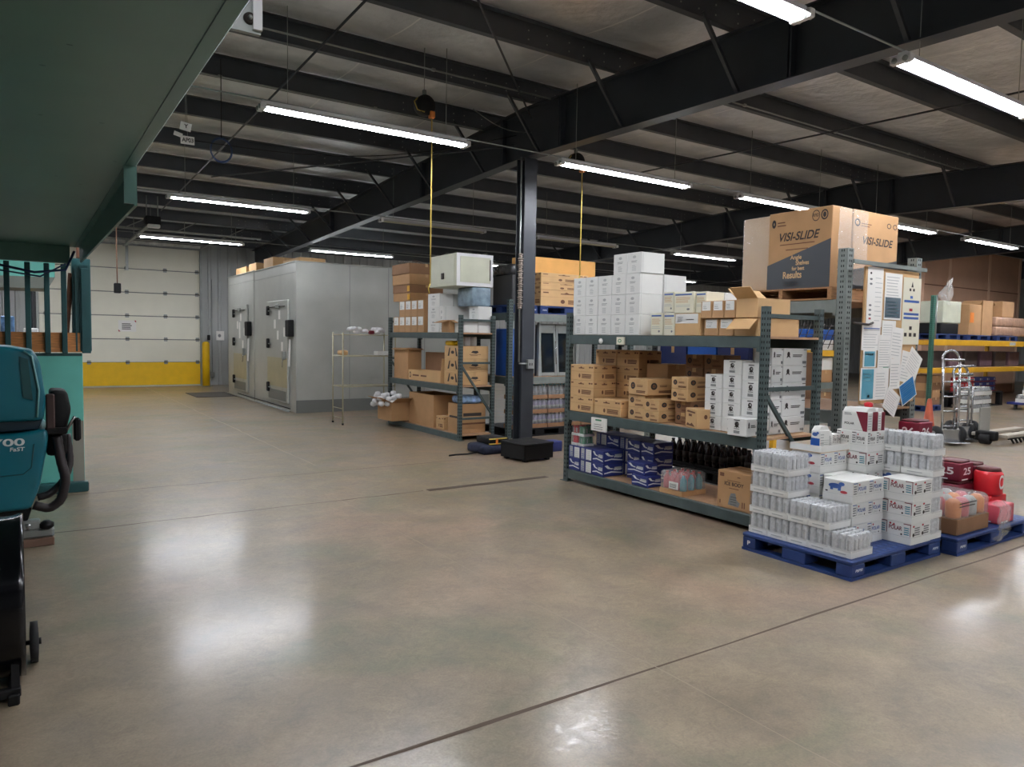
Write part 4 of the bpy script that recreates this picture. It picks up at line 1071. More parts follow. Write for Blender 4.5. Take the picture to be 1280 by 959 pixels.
# ================================================================ TALL GREY RACK with the display-shelf cartons
shelf_unit('tall grey perforated pallet rack carrying the brown display-shelf cartons', 6.60, 7.98, 4.06, 6.75, 2.58, (1.0, 2.09), .13, 'rackgrey', .10, True, False, 'pallet_rack', far_top=2.12)
for z in (.4, 1.2, 2.0):
    pass
def wood_pallet(x0, x1, y0, y1, z, lab, h=.125):
    r = thing('wooden_pallet', lab, 'pallet', ((x0 + x1) / 2, (y0 + y1) / 2, z)); w, d = x1 - x0, y1 - y0
    for k in (-1, 0, 1):
        mb = MB(); mb.box(k * (w / 2 - .025) - .022, k * (w / 2 - .025) + .022, -d / 2, d / 2, .016, h - .018, 'wood'); mb.build('stringer', r) if False else None
        mb = MB(); mb.box(-w / 2, w / 2, k * (d / 2 - .025) - .022, k * (d / 2 - .025) + .022, .016, h - .018, 'wood'); mb.build('stringer', r)
    for k in range(7):
        x = -w / 2 + .05 + k * (w - .1) / 6
        mb = MB(); mb.box(x - .048, x + .048, -d / 2, d / 2, h - .017, h, 'wood'); mb.build('deck_slat', r)
        if k % 3 == 0: mb = MB(); mb.box(x - .048, x + .048, -d / 2, d / 2, 0, .016, 'wood'); mb.build('bottom_slat', r)
    return r
VZ = 2.0905
wood_pallet(6.58, 7.92, 4.20, 5.36, VZ, 'worn wooden pallet under the brown display-shelf cartons')
VB = VZ + .126
def visi(mb, w, d, h, f, full=True):
    face(mb, f, w, d, h)
    mb.poly([(0, 0), (1, 0), (1, .60), (0, .32)], 'visiblack')
    mb.disc(.09, .86, .035, .055, 'ink'); mb.disc(.09, .86, .012, .02, 'card2'); mb.lines(.15, .82, .3, .9, 2, 'inkbrown', .35)
    mb.disc(.76, .9, .06, .07, 'ink', hole=.85); mb.text('RFID', .715, .885, .805, .925, 'ink'); mb.disc(.89, .9, .055, .065, 'ink', hole=.7); mb.disc(.89, .9, .025, .035, 'ink')
    mb.text('VISI-SLIDE', .16, .62, .8, .73, 'ink', .05); mb.lines(.2, .57, .78, .6, 1, 'inkbrown', .4, .05); mb.lines(.3, .5, .66, .53, 1, 'inkbrown', .4, .05)
    if full:
        mb.text('Angle', .38, .36, .56, .43, 'card2'); mb.text('Shelves', .47, .30, .68, .36, 'card2'); mb.text('for best', .41, .235, .61, .285, 'card2'); mb.text('Results', .27, .135, .57, .225, 'card2')
        mb.lines(.28, .03, .56, .11, 3, 'inkbrown', .35)
r = thing('display_shelf_carton', 'large brown carton lettered VISI-SLIDE with a slanted black base, facing the aisle', 'box', (6.79, 4.62, VB))
mb = MB(); mb.cbox(-.17, .17, -.37, .36, 0, .80, 'card', .006); visi(mb, .34, .73, .8, 'L'); mb.build('carton_body', r)
r = thing('display_shelf_carton', 'brown VISI-SLIDE carton with crinkled film over its base, facing the notices', 'box', (7.39, 4.58, VB))
mb = MB(); mb.cbox(-.42, .42, -.34, .34, 0, .80, 'card', .006); mb.frame((-.42, -.34, 0), (.84, 0, 0), (0, 0, .8), (0, -1, 0)); visi_face = mb
mb.poly([(0, 0), (1, 0), (1, .42), (0, .24)], 'visiblack'); mb.disc(.08, .84, .06, .05, 'ink', hole=.6); mb.lines(.16, .8, .4, .86, 2, 'inkbrown', .35); mb.text('VISI-SLIDE', .18, .58, .86, .68, 'ink', .04); mb.disc(.78, .86, .05, .035, 'ink', hole=.7); mb.disc(.92, .86, .05, .035, 'ink', hole=.7)
mb.build('carton_body', r)
r = thing('display_shelf_carton', 'film-wrapped brown carton at the far end of the wooden pallet', 'box', (6.92, 5.17, VB))
mb = MB(); mb.cbox(-.26, .3, -.17, .17, 0, .79, 'card2', .006); mb.build('carton_body', r)
mb = MB(); mb.cbox(-.268, .308, -.172, .178, .0, .793, 'film2', .02, 2); mb.build('stretch_film', r)
r = thing('stretch_film', 'glossy stretch film round the near corner of the display-shelf cartons', 'plastic film', (6.98, 4.20, VB))
mb = MB(); vs = []
for i in range(8):
    for j in range(25):
        vs.append((-.36 + i * .072, -.022 + random.uniform(-.006, .006), .03 + j * .031))
mb.add(vs, [(i * 25 + j, i * 25 + j + 1, i * 25 + j + 26, i * 25 + j + 25) for i in range(7) for j in range(24)], 'film2', True)
mb.build('film_sheet', r)
mb = MB(); mb.disc if False else None
STY['bluedark'] = (mat('dark_blue_case', (26, 40, 92), .5), p_none)
# goods inside the bay of the tall rack
g = 'goods in the tall grey rack'
for k in range(2, 5):
    carton(6.72, 7.25, 4.35 + .46 * k, 4.79 + .46 * k, 1.003, 1.26 + .07 * (k % 2), 'plaindark' if k % 2 else 'plain', 'brown carton in the tall grey rack bay, %s from its near end' % ORD[k], group=g)
    carton(6.72, 7.25, 4.35 + .46 * k, 4.79 + .46 * k, 1.34 if k % 2 else 1.265, 1.62, ('blue' if k == 3 else 'bluedark'), 'blue case in the tall grey rack bay, %s from its near end' % ORD[k], group=g)
for k in range(1, 3):
    carton(7.3, 7.85, 4.4 + .75 * k, 5.1 + .75 * k, 1.003, 1.55, 'plaindark', 'tall brown carton at the rear of the tall rack bay, %s' % ORD[k], group=g)
plastic_pallet(6.66, 7.85, 4.3, 5.45, 0, 'black plastic pallet under dark bottles in the tall rack', 'black', False)
plastic_pallet(6.66, 7.85, 5.55, 6.6, 0, 'black plastic pallet at the far floor of the tall rack', 'black', False)
def make_bottles(nx, ny, s, h, m, capm='white', tray='card3', lip=.06, name='bottle_pack', film='film'):
    root = thing(name, 'x', 'drink pack'); w, d = nx * s + .01, ny * s + .01
    mb = MB(); mb.box(-w / 2, w / 2, -d / 2, d / 2, 0, .004, tray)
    for a in ((-w / 2, -w / 2 + .004, -d / 2, d / 2), (w / 2 - .004, w / 2, -d / 2, d / 2), (-w / 2 + .004, w / 2 - .004, -d / 2, -d / 2 + .004), (-w / 2 + .004, w / 2 - .004, d / 2 - .004, d / 2)): mb.box(a[0], a[1], a[2], a[3], .004, lip, tray)
    mb.build('cardboard_tray', root); first = None; r = s / 2 - .004
    for i in range(nx):
        for j in range(ny):
            if first is None:
                q = MB(); q.lathe((0, 0, 0), [(r * .8, 0), (r, .015), (r, h * .3), (r * .93, h * .45), (r, h * .6), (r * .5, h * .86), (r * .36, h * .9), (r * .36, h * .94)], m, 10)
                q.lathe((0, 0, h * .32), [(r * 1.02, 0), (r * 1.02, h * .24)], 'inkgrey' if m != 'cola' else 'ink', 10); q.lathe((0, 0, h * .94), [(r * .42, 0), (r * .42, h * .06)], capm, 8)
                first = o = q.build('bottle', root)
            else: o = first.copy(); COL.objects.link(o); o.parent = root
            o.location = (-w / 2 + .005 + s * (i + .5), -d / 2 + .005 + s * (j + .5), .005)
    if film:
        mb = MB(); mb.cbox(-w / 2 - .001, w / 2 + .001, -d / 2 - .001, d / 2 + .001, lip * .7, h * .97, film, .03, 2); mb.build('shrink_wrap', root)
    return root
P_2L = make_bottles(2, 4, .11, .30, 'cola', 'black', 'black', .04, film=None)
for k, y in enumerate((4.6, 5.06, 5.75, 6.21)):
    place(P_2L, (6.80, y, .1425), 0, 'tray of dark two-litre bottles on the black pallet, %s from near' % ORD[k], 'dark bottle trays in the tall grey rack')
    if k < 4: place(P_2L, (7.06, y, .1425), 0, 'rear tray of dark two-litre bottles on the black pallet, %s from near' % ORD[k], 'dark bottle trays in the tall grey rack')
# notice board on its end frame
nb = MB(); nb.cbox(6.86, 7.86, 4.02, 4.045, 1.06, 2.42, 'card2', .004)
tag(nb.build('notice_board', org=(7.35, 4.03, 1.06), world=True), 'tan cardboard notice board tied across the end of the tall rack', 'notice board')
mb = MB(); mb.box(6.62, 7.98, 4.0, 4.02, 2.43, 2.47, 'rackgrey'); mb.tube([(6.64, 4.0, 1.86), (6.9, 3.995, 1.85), (7.0, 4.01, 1.87)], .012, 'ink'); tag(mb.build('board_rail'), 'grey rail and tie holding the notice board', 'rail')
mb = MB()
mb.tube([(6.62, 4.03, 1.86), (6.6, 4.0, 1.88), (6.72, 4.0, 1.86)], .01, 'green')
PY = 4.017; pyk = [0]
def sheet(x0, x1, z0, z1, lab, fn, rot=0.0, m='paper'):
    pyk[0] += 1; y = PY - .0012 * pyk[0]
    w, h = x1 - x0, z1 - z0
    mb = MB(); mb.box(-w / 2, w / 2, -.0005, .0005, -h / 2, h / 2, m)
    mb.frame((-w / 2, -.0005, -h / 2), (w, 0, 0), (0, 0, h), (0, -1, 0)); mb.fr = (mb.fr[0], mb.fr[1], mb.fr[2], Vector((0, -.0003, 0)))
    fn(mb); o = mb.build('notice_sheet'); o.location = ((x0 + x1) / 2, y, (z0 + z1) / 2); o.rotation_euler = (0, rot, 0)
    return tag(o, lab, 'notice')
S_ = sheet
def _f1(mb): mb.disc(.2, .9, .06, .02, 'ink'); [mb.disc(.22, z, .09, .018, 'inkgrey') for z in (.8, .72, .36, .28, .2)]; mb.mark(.15, .12, .3, .15, 'inkred'); mb.lines(.5, .1, .95, .9, 10, 'inklight', .12)
def _f2(mb): mb.lines(.1, .52, .9, .97, 7, 'inklight', .25); mb.mark(.05, .04, .95, .48, 'greyblue'); mb.lines(.12, .08, .9, .44, 5, 'paperteal', .2)
def _f3(mb):
    mb.poly([(.44, .86), (.5, .95), (.56, .86)], 'ink'); [mb.mark(a, .8, a + .1, .84, 'ink') for a in (.34, .54)]
    for z in (.63, .44, .38): mb.mark(.08, z, .92, z + .035, 'inkblue')
    mb.mark(.4, .69, .55, .73, 'inkblue'); mb.mark(.38, .5, .56, .54, 'inkred')
    for a, z in ((.42, .22), (.15, .12), (.42, .12), (.68, .12)): mb.mark(a, z, a + .15, z + .055, 'ink')
def _f4(mb): mb.mark(.08, .82, .95, .86, 'inkblue'); mb.mark(.12, .77, .95, .785, 'ink'); mb.lines(.1, .1, .9, .7, 6, 'inklight', .2)
def _f5(mb): mb.lines(.1, .05, .85, .9, 12, 'inklight', .2); mb.mark(.4, .01, .8, .05, 'greenb')
def _f6(mb): mb.lines(.1, .1, .9, .9, 8, 'inklight', .2)
def _f7(mb): mb.mark(.1, .06, .9, .94, 'paperteal'); [mb.mark(a, .7, a + .15, .82, 'white') for a in (.2, .42, .64)]
def _f8(mb): mb.mark(.05, .04, .46, .96, 'paperteal'); mb.lines(.1, .6, .42, .9, 3, 'white', .15); mb.disc(.3, .12, .04, .05, 'white'); mb.lines(.55, .1, .92, .9, 9, 'inklight', .2)
def _f11(mb): mb.mark(.04, .04, .96, .96, 'paperblue'); mb.lines(.1, .1, .9, .9, 8, 'inklight', .2)
def px(zx, zy):  # board coordinates: sheet positions as metres from the board corner
    return 6.885 + (zx - 325) * .00330, 2.41 - (zy - 58) * .00184
def at(a, b, c_, d_): x0, z1 = px(a, b); x1, z0 = px(c_, d_); return x0, x1, z0, z1
S_(*at(325, 55, 410, 372), 'tall white notice with grey round symbols at the board top left', _f1)
S_(*at(420, 75, 518, 330), 'notice with a dark slate lower half at the board top middle', _f2)
S_(*at(525, 88, 632, 465), 'cream poster with blue bars and black diagrams, board top right', _f3, m='cream')
S_(*at(305, 360, 405, 500), 'white notice with a dark double header line on the left', _f4)
S_(*at(412, 335, 490, 470), 'white typed sheet just under the slate notice', _f6)
S_(*at(395, 415, 475, 600), 'white typed sheet with a green foot in the board middle', _f5)
S_(*at(465, 372, 532, 546), 'slim white sheet tilted under the cream poster', _f6, .08)
S_(*at(315, 500, 385, 592), 'small teal notice near the board left edge', _f7)
S_(*at(305, 595, 460, 770), 'wide notice, teal left half and white typed right half', _f8)
S_(*at(465, 545, 525, 715), 'slim white receipt-like sheet in the lower board middle', _f6)
S_(*at(525, 505, 595, 680), 'loose white sheet tilted slightly at the lower right', _f6, .15)
S_(*at(560, 500, 640, 650), 'loose white sheet tilted steeply at the far lower right', _f6, .55)
S_(*at(528, 665, 620, 790), 'blue printed leaflet tilted at the board bottom right', _f11, -.4)
S_(*at(440, 722, 520, 850), 'white sheet hanging tilted off the board bottom', _f6, .5)

# ================================================================ SECOND SHELVING RACK (left) and its goods
shelf_unit('grey-green steel shelving rack left of the dark column, near the cooler', 5.77, 6.44, 10.08, 12.82, 2.02, (.095, .885, 1.74), .1)
T = 1.742
g = 'small brown cartons on the left rack'
for k in range(5):
    carton(5.84, 6.3, 12.5 - .252 * k, 12.75 - .252 * k, T, T + .285, 'label', 'small brown carton with white label, lower row, %s from the far end' % ORD[k], group=g)
for k in range(4):
    carton(5.84, 6.3, 12.25 - .252 * k, 12.5 - .252 * k, T + .286, T + .57, 'label', 'small brown carton with white label, upper row, %s from the far end' % ORD[k], group=g)
for k in range(4):
    z0 = T + .572 + (0, .15, .30, .49)[k]; z1 = T + .572 + (.149, .299, .489, .68)[k]
    o = carton(5.83 - .01 * k, 6.5, 12.0, 12.74, z0, z1, 'plaindark' if k % 2 else 'plain', 'wide flat brown carton, %s of the four stacked high on the left rack' % ('lowest', 'second', 'third', 'topmost')[k], group='wide flat cartons on the left rack')
    mb = MB(); mb.box(-.345 - .002, -.345, -.36, -.26, .02, .12 if k < 3 else .13, 'rackyellow' if k < 2 else 'paper'); mb.build('colour_label', o) if k in (0, 1, 3) else None
mb = MB(); vs = []
for i in range(8):
    for j in range(8): vs.append((5.84 + i * .09, 12.05 + j * .09, T + 1.26 + .05 * math.sin(i * 1.3) * math.cos(j * 1.1) + random.uniform(0, .04)))
mb.add(vs, [(i * 8 + j, i * 8 + j + 1, i * 8 + j + 9, i * 8 + j + 8) for i in range(7) for j in range(7)], 'film2', True)
tag(mb.build('plastic_sheet'), 'crumpled plastic sheet lying on the topmost flat carton', 'plastic sheet')
g = 'white cartons on the left rack'
for r_ in range(3):
    for k in range(2):
        carton(5.84 + .27 * k, 6.105 + .27 * k, 10.92, 11.34, T + .22 * r_, T + .22 * (r_ + 1), 'white', 'white carton on the left rack, far pair, %s, %s level' % (('aisle side', 'rear side')[k], ORD[r_]), group=g)
for r_ in range(2):
    for k in range(2):
        carton(5.88 + .27 * k, 6.145 + .27 * k, 10.16, 10.46, T + .215 * r_, T + .215 * (r_ + 1), 'white', 'white carton on the left rack, near pair, %s, %s level' % (('aisle side', 'rear side')[k], ORD[r_]), group=g) if not (k == 0 and r_ == 1) else None
open_carton(5.80, 6.1, 10.48, 10.75, T, T + .2, 'card', 'small open brown carton between the white cartons', ('L', 'F'), ang=1.6)
carton(5.84, 6.4, 10.49 + .27, 10.91, T, T + .44, 'white', 'plain white carton half hidden between the two white pairs', group=g)
ca = thing('metal_cabinet', 'pale grey-green enamel metal cabinet perched high on the left rack', 'cabinet', (6.12, 10.62, T + .75))
mb = MB(); mb.cbox(-.36, .32, -.42, .5, 0, .52, 'beige', .008); mb.build('cabinet_body', ca)
mb = MB(); mb.box(-.36, .32, -.432, -.42, 0, .52, 'whitepaint'); mb.box(-.30, .27, -.438, -.432, .06, .47, 'beige'); mb.tube([(.26, -.442, .1), (.26, -.442, .44)], .008, 'ink'); mb.build('front_panel', ca)
mb = MB(); mb.box(-.368, -.36, -.36, .44, .04, .48, 'beige'); mb.cbox(-.385, -.362, -.02, .06, .12, .22, 'ink', .006); mb.build('side_panel', ca)
mb = MB(); vs = []
for i in range(9):
    for j in range(9): vs.append((-.3 + i * .07, -.38 + j * .1, .525 + random.uniform(0, .04)))
mb.add(vs, [(i * 9 + j, i * 9 + j + 1, i * 9 + j + 10, i * 9 + j + 9) for i in range(8) for j in range(8)], 'film2', True); mb.build('plastic_cover', ca)
wr_ = thing('wrapped_bundle', 'bundle wrapped in blue-white film under the pale metal cabinet', 'bundle', (6.22, 10.5, T + .435))
mb = MB(); mb.cbox(-.16, .2, -.3, .2, 0, .31, mat('blue_white_film', (132, 152, 166), .2, 0, .3, 9, bump=.6), .03, 2); mb.build('wrapping', wr_)
# middle deck of the left rack
Z = .887
open_carton(5.85, 6.12, 12.12, 12.72, Z, Z + .56, 'card', 'tall open brown carton at the far end of the left rack middle shelf', ('L', 'F', 'R'), ang=1.5, fl=.25)
open_carton(5.84, 6.1, 10.85, 12.08, Z, Z + .18, 'card2', 'long printed carton with its lid flap raised, left rack middle shelf', ('F',), ang=3.3, fl=.9,
            marks=lambda mb, w, d, h: (face(mb, 'L', w, d, h), mb.disc(.06, .5, .03, .3, 'ink', hole=.6), mb.lines(.14, .4, .35, .7, 1, 'inkbrown', .5), mb.lines(.4, .4, .6, .7, 1, 'inkbrown', .5)))
carton(6.14, 6.38, 11.2, 12.0, Z, Z + .5, 'plaindark', 'dark brown carton at the back of the left rack middle shelf')
for k in range(3):
    carton(5.85, 6.37, 10.18, 10.74, Z + .212 * k, Z + .212 * (k + 1), 'meat', 'large printed brown carton, %s of three near the left rack post' % ('bottom', 'middle', 'top')[k], group='large printed cartons')
open_carton(5.80, 6.0, 12.5, 12.78, Z, Z + .26, 'card2', 'x', ()) if False else None
mb = MB(); mb.cbox(5.9, 6.2, 10.86, 11.3, Z + .5, Z + .64, 'yellow', .03, 2); tag(mb.build('yellow_bag', org=(6.05, 11.1, Z + .5)), 'yellow bag lying above the cartons on the left rack', 'bag') if False else None
for k in range(3):
    mb = MB(); mb.lathe((0, 0, 0), [(.05, 0), (.055, .01), (.055, .14), (.05, .15)], 'white', 12); tag(mb.build('paper_roll', org=(6.0 + .12 * k, 10.45, Z + .6375)), 'white paper roll on the large printed cartons, %s from the post' % ORD[k], 'paper roll', 'paper rolls on the left rack')
mb = MB(); mb.cbox(-.09, .09, -.13, .13, 0, .08, 'yellow', .03, 2); tag(mb.build('yellow_bag', org=(5.95, 10.62, Z + .6375)), 'yellow bag on the topmost large printed carton', 'bag')
# bottom deck of the left rack
Z = .0965
open_carton(5.86, 6.36, 11.12, 12.08, Z, Z + .56, 'card', 'big brown carton on the left rack bottom shelf', ('R',), ang=1.0, fl=.1)
mb = MB()
o = open_carton(5.52, 5.98, 12.13, 12.70, Z + .02, Z + .36, 'card', 'open brown carton jutting from the far end of the left rack', ('L', 'F'), ang=2.3, rz=.05, fl=.5)
bw = MB(); random.seed(5)
for k in range(26): 
    a, b, c_ = random.uniform(-.2, .2), random.uniform(-.22, .22), random.uniform(0, .22)
    bw.lathe((a, b, c_), [(.0, -.05), (.05, -.03), (.06, .0), (.045, .04), (0, .05)], 'grass', 7)
tag(bw.build('bubble_wrap', org=(5.56, 12.4, Z + .30)), 'heap of crumpled white packing spilling from the open carton', 'packing')
carton(5.87, 6.12, 10.78, 11.05, Z, Z + .22, 'tan', 'small printed brown carton beside the big one, left rack floor level')
open_carton(5.87, 6.34, 10.2, 10.62, Z, Z + .48, 'card', 'printed brown carton topped with blue plastic, by the left rack post', (), marks=lambda mb, w, d, h: (face(mb, 'L', w, d, h), mb.lines(.1, .5, .8, .6, 1, 'ink', .7), face(mb, 'F', w, d, h), mb.lines(.1, .58, .9, .72, 1, 'ink', .8), mb.mark(0, .3, 1, .36, 'inkbrown')))
mb = MB(); mb.cbox(-.2, .2, -.18, .18, 0, .13, mat('blue_bag', (150, 180, 216), .25, 0, .4, 16, bump=.6), .05, 2); tag(mb.build('blue_plastic_bag', org=(6.1, 10.41, Z + .478)), 'pale blue plastic bag filling the printed carton by the post', 'bag')

# ---------------------------------------------------------------- wire shelf
ws = thing('wire_shelf', 'light brass-toned wire shelving unit between cooler and left rack', 'shelving', (5.4, 13.2, 0))
for x in (4.9, 5.95):
    for y in (12.9, 13.42):
        mb = MB(); mb.tube([(x, y, 0), (x, y, 1.72)], .014, 'gold', 8); mb.lathe((x, y, 0), [(.02, 0), (.02, .03)], 'black', 8); mb.build('post', ws, world=True)
for z in (.05, .71, 1.28, 1.68):
    if z == .05: continue
    mb = MB()
    for y in (12.9, 13.42): mb.tube([(4.9, y, z), (5.95, y, z)], .010, 'gold', 6)
    for x in (4.9, 5.95): mb.tube([(x, 12.9, z), (x, 13.42, z)], .010, 'gold', 6)
    for k in range(1, 18): mb.tube([(4.9 + k * .058, 12.9, z + .006), (4.9 + k * .058, 13.42, z + .006)], .003, 'gold', 4)
    mb.build('wire_tier', ws, world=True)
for z in (.12, .3): 
    mb = MB(); mb.tube([(4.9, 12.9, z), (4.9, 13.42, z)], .008, 'gold', 5); mb.build('end_rung', ws, world=True)
for k, (x, y, s_, l) in enumerate(((5.28, 13.1, .17, 'crumpled white cloth on the wire shelf top, left'), (5.72, 13.1, .13, 'crumpled white cloth on the wire shelf top, by the rack'))):
    mb = MB()
    for q in range(9): mb.lathe((random.uniform(-s_, s_), random.uniform(-.1, .1), .03 + random.uniform(0, .06)), [(0, -.03), (.05, -.02), (.07, 0), (.05, .04), (0, .05)], 'grass', 7)
    tag(mb.build('white_cloth', org=(x, y, 1.697)), l, 'cloth')
mb = MB(); mb.cbox(-.05, .05, -.05, .05, 0, .07, 'maroon', .02, 2); tag(mb.build('red_cloth', org=(5.52, 13.05, 1.696)), 'small dark red cloth on the wire shelf top', 'cloth')
mb = MB(); mb.cbox(-.13, .13, -.09, .09, 0, .08, 'white', .01); tag(mb.build('white_box', org=(5.72, 13.0, 1.296)), 'small white box on the wire shelf middle tier', 'box')
mb = MB(); mb.cbox(-.07, .07, -.12, .12, 0, .09, 'card2', .03, 2); tag(mb.build('parcel', org=(4.99, 13.15, 1.296)), 'tan crumpled parcel at the end of the wire shelf', 'parcel')

# ================================================================ PALLET RACK behind the column
shelf_unit('grey-green pallet rack behind the dark column, bottles below, blue pallets above', 6.62, 9.4, 9.95, 11.05, 2.3, (1.02, 2.08), .12, 'steel', .08, True, False, 'pallet_rack')
mb = MB(); mb.cbox(6.70, 9.32, 9.93, 9.975, 1.95, 2.075, 'rackgrey', .004); tag(mb.build('load_beam'), 'pale grey load beam facing the aisle on the pallet rack behind column', 'beam')
mb = MB(); mb.cbox(6.70, 9.32, 9.93, 9.975, .90, 1.015, 'rackgrey', .004); tag(mb.build('load_beam'), 'pale grey lower load beam above the bottles behind the column', 'beam')
plastic_pallet(6.72, 7.0 + .2, 9.96, 10.9, 2.0805, 'blue plastic pallet high behind the column, left one')
plastic_pallet(7.25, 8.5, 9.96, 10.9, 2.0805, 'blue plastic pallet high behind the column, under orange-toned cartons')
Zt = 2.2235
carton(7.27, 8.45, 9.98, 10.3, Zt, Zt + .27, 'tan', 'long brown printed carton behind the column, lowest', group='long cartons behind the column')
carton(7.27, 8.4, 9.98, 10.3, Zt + .272, Zt + .40, 'tan', 'long brown printed carton behind the column, middle', group='long cartons behind the column')
carton(7.27, 8.3, 9.98, 10.3, Zt + .402, Zt + .56, 'tan', 'long brown printed carton behind the column, upper', group='long cartons behind the column')
STY['orangebox'] = ('orange', lambda mb, w, d, h: (face(mb, 'F', w, d, h), mb.mark(.27, .6, .35, .66, 'inkbrown'), mb.lines(.55, .5, .75, .66, 2, 'inkbrown', .2)))
carton(7.22, 8.75, 10.32, 10.8, Zt, Zt + .86, 'orangebox', 'large orange-toned carton towering behind the long brown cartons')
mb = MB(); mb.cbox(-.25, .3, -.3, .3, 0, .66, 'filmdark', .05, 2); tag(mb.build('wrapped_load', org=(9.05, 10.5, 2.081)), 'black film-wrapped load beside the orange-toned carton', 'load')
mb = MB(); mb.cbox(-.2, .2, -.3, .3, 0, .5, mat('dark_box', (62, 62, 64), .6), .01); mb.cbox(-.22, .22, -.3, .3, .5, .68, 'filmdark', .05, 2); tag(mb.build('wrapped_load', org=(6.97, 10.4, Zt)), 'dark grey wrapped load on the left blue pallet', 'load')
# cooler doors standing on the lower deck
for k in range(2):
    r = thing('glass_door', 'grey-framed glass display door %s in the pallet rack' % ('nearer the column' , 'right of its twin')[k], 'glass door', (7.52 + .37 * k, 10.08, 1.022)); r.rotation_euler = (-.08, 0, 0)
    mb = MB()
    for a in ((-.18, -.14, 0, .9), (.14, .18, 0, .9), (-.14, .14, 0, .06), (-.14, .14, .74, .9)): mb.cbox(a[0], a[1], -.03, .03, a[2], a[3], 'galv', .006)
    mb.lines if False else None
    mb.build('frame', r)
    mb = MB(); mb.box(-.14, .14, -.005, .005, .06, .74, 'glassdark'); mb.build('glass_pane', r)
    mb = MB(); mb.tube([(.16, -.05, .2), (.16, -.05, .6)], .009, 'chrome'); mb.build('pull_handle', r)
mb = MB(); mb.box(7.28, 7.32, 10.02, 10.08, 1.022, 1.94, 'galv'); mb.box(8.1, 8.14, 10.02, 10.08, 1.022, 1.94, 'galv'); mb.box(7.32, 8.1, 10.16, 10.19, 1.022, 1.9, 'darksteel'); tag(mb.build('door_frame'), 'pale metal frame round the two glass doors', 'frame')
for k, x in enumerate((6.82, 7.06)):
    mb = MB(); mb.cbox(-.11, .11, -.2, .2, 0, .8, 'bluecase', .02, 2); tag(mb.build('blue_case', org=(x, 10.3, 1.022)), 'tall bright blue case left of the column, %s one' % ('left', 'right')[k], 'case', 'tall blue cases')
plastic_pallet(6.74, 7.9, 10.0, 10.95, 0, 'dark pallet on the floor under the bottle packs, left', 'black', False)
plastic_pallet(7.95, 9.1, 10.0, 10.95, 0, 'dark pallet on the floor under the bottle packs, right', 'black', False)
P_B = make_bottles(4, 3, .085, .235, 'petpurple', 'white', 'card3', .07)
P_B2 = make_bottles(4, 3, .085, .235, 'pet', 'tealb', 'card3', .07)
for c_ in range(6):
    for t_ in range(3):
        place(P_B if (t_ < 2 or c_ > 3) else P_B2, (6.93 + c_ * .37, 10.14, .1425 + .246 * t_), 0, 'pack of bottles behind the column, %s from left, %s tier' % (ORD[c_], ORD[t_]), 'bottle packs behind the column')
mb = MB(); mb.box(6.74, 7.2, 9.98, 10.3, .9, .912, 'inklight') if False else None

# floor items by the column
cr_ = thing('plastic_crate', 'low black plastic crate on the floor in front of the column', 'crate', (5.75, 8.15, 0)); cr_.rotation_euler = (0, 0, .12)
mb = MB(); w, d, h = .52, .5, .22
mb.cbox(-w / 2, w / 2, -d / 2, d / 2, .03, .05, 'black', .004)
for a in ((-w / 2, -w / 2 + .012, -d / 2, d / 2), (w / 2 - .012, w / 2, -d / 2, d / 2), (-w / 2, w / 2, -d / 2, -d / 2 + .012), (-w / 2, w / 2, d / 2 - .012, d / 2)): mb.box(a[0], a[1], a[2], a[3], .03, h, 'black')
mb.build('crate_body', cr_)
mb = MB(); mb.cbox(-w / 2 - .01, w / 2 + .01, -d / 2 - .01, d / 2 + .01, h, h + .03, 'black', .008); mb.build('lid', cr_)
for a in (-1, 1):
    for b in (-1, 1): mb = MB(); mb.cbox(a * .2 - .03, a * .2 + .03, b * .19 - .03, b * .19 + .03, 0, .03, 'black', .004); mb.build('foot', cr_)
bg = thing('tool_bag', 'dark blue tool bag with yellow trim on the floor left of the crate', 'bag', (5.62, 8.9, 0))
mb = MB(); mb.cbox(-.26, .26, -.24, .24, 0, .13, mat('dark_blue_cloth', (18, 26, 50), .8, 0, .3, 12, bump=.5), .04, 2); mb.build('bag_body', bg)
mb = MB(); mb.cbox(-.12, .2, -.2, .2, .13, .23, 'black', .02, 2); mb.build('case', bg)
mb = MB(); mb.box(-.14, .16, -.21, -.19, .14, .155, 'cable'); mb.box(-.14, .16, -.21, -.19, .21, .225, 'cable'); mb.box(-.03, 0, -.215, -.19, .14, .22, 'orangeplug'); mb.build('yellow_trim', bg)
mb = MB(); mb.tube([(-.26, -.1, .03), (-.45, -.12, .02), (-.6, -.05, .012), (-.72, -.08, .012)], .012, 'black'); mb.build('strap', bg)
mb = MB(); mb.cbox(-.16, .16, -.1, .1, 0, .16, 'navy', .02, 2); tag(mb.build('blue_tub', org=(6.45, 8.55, 0)), 'small dark blue tub on the floor right of the black crate', 'tub')

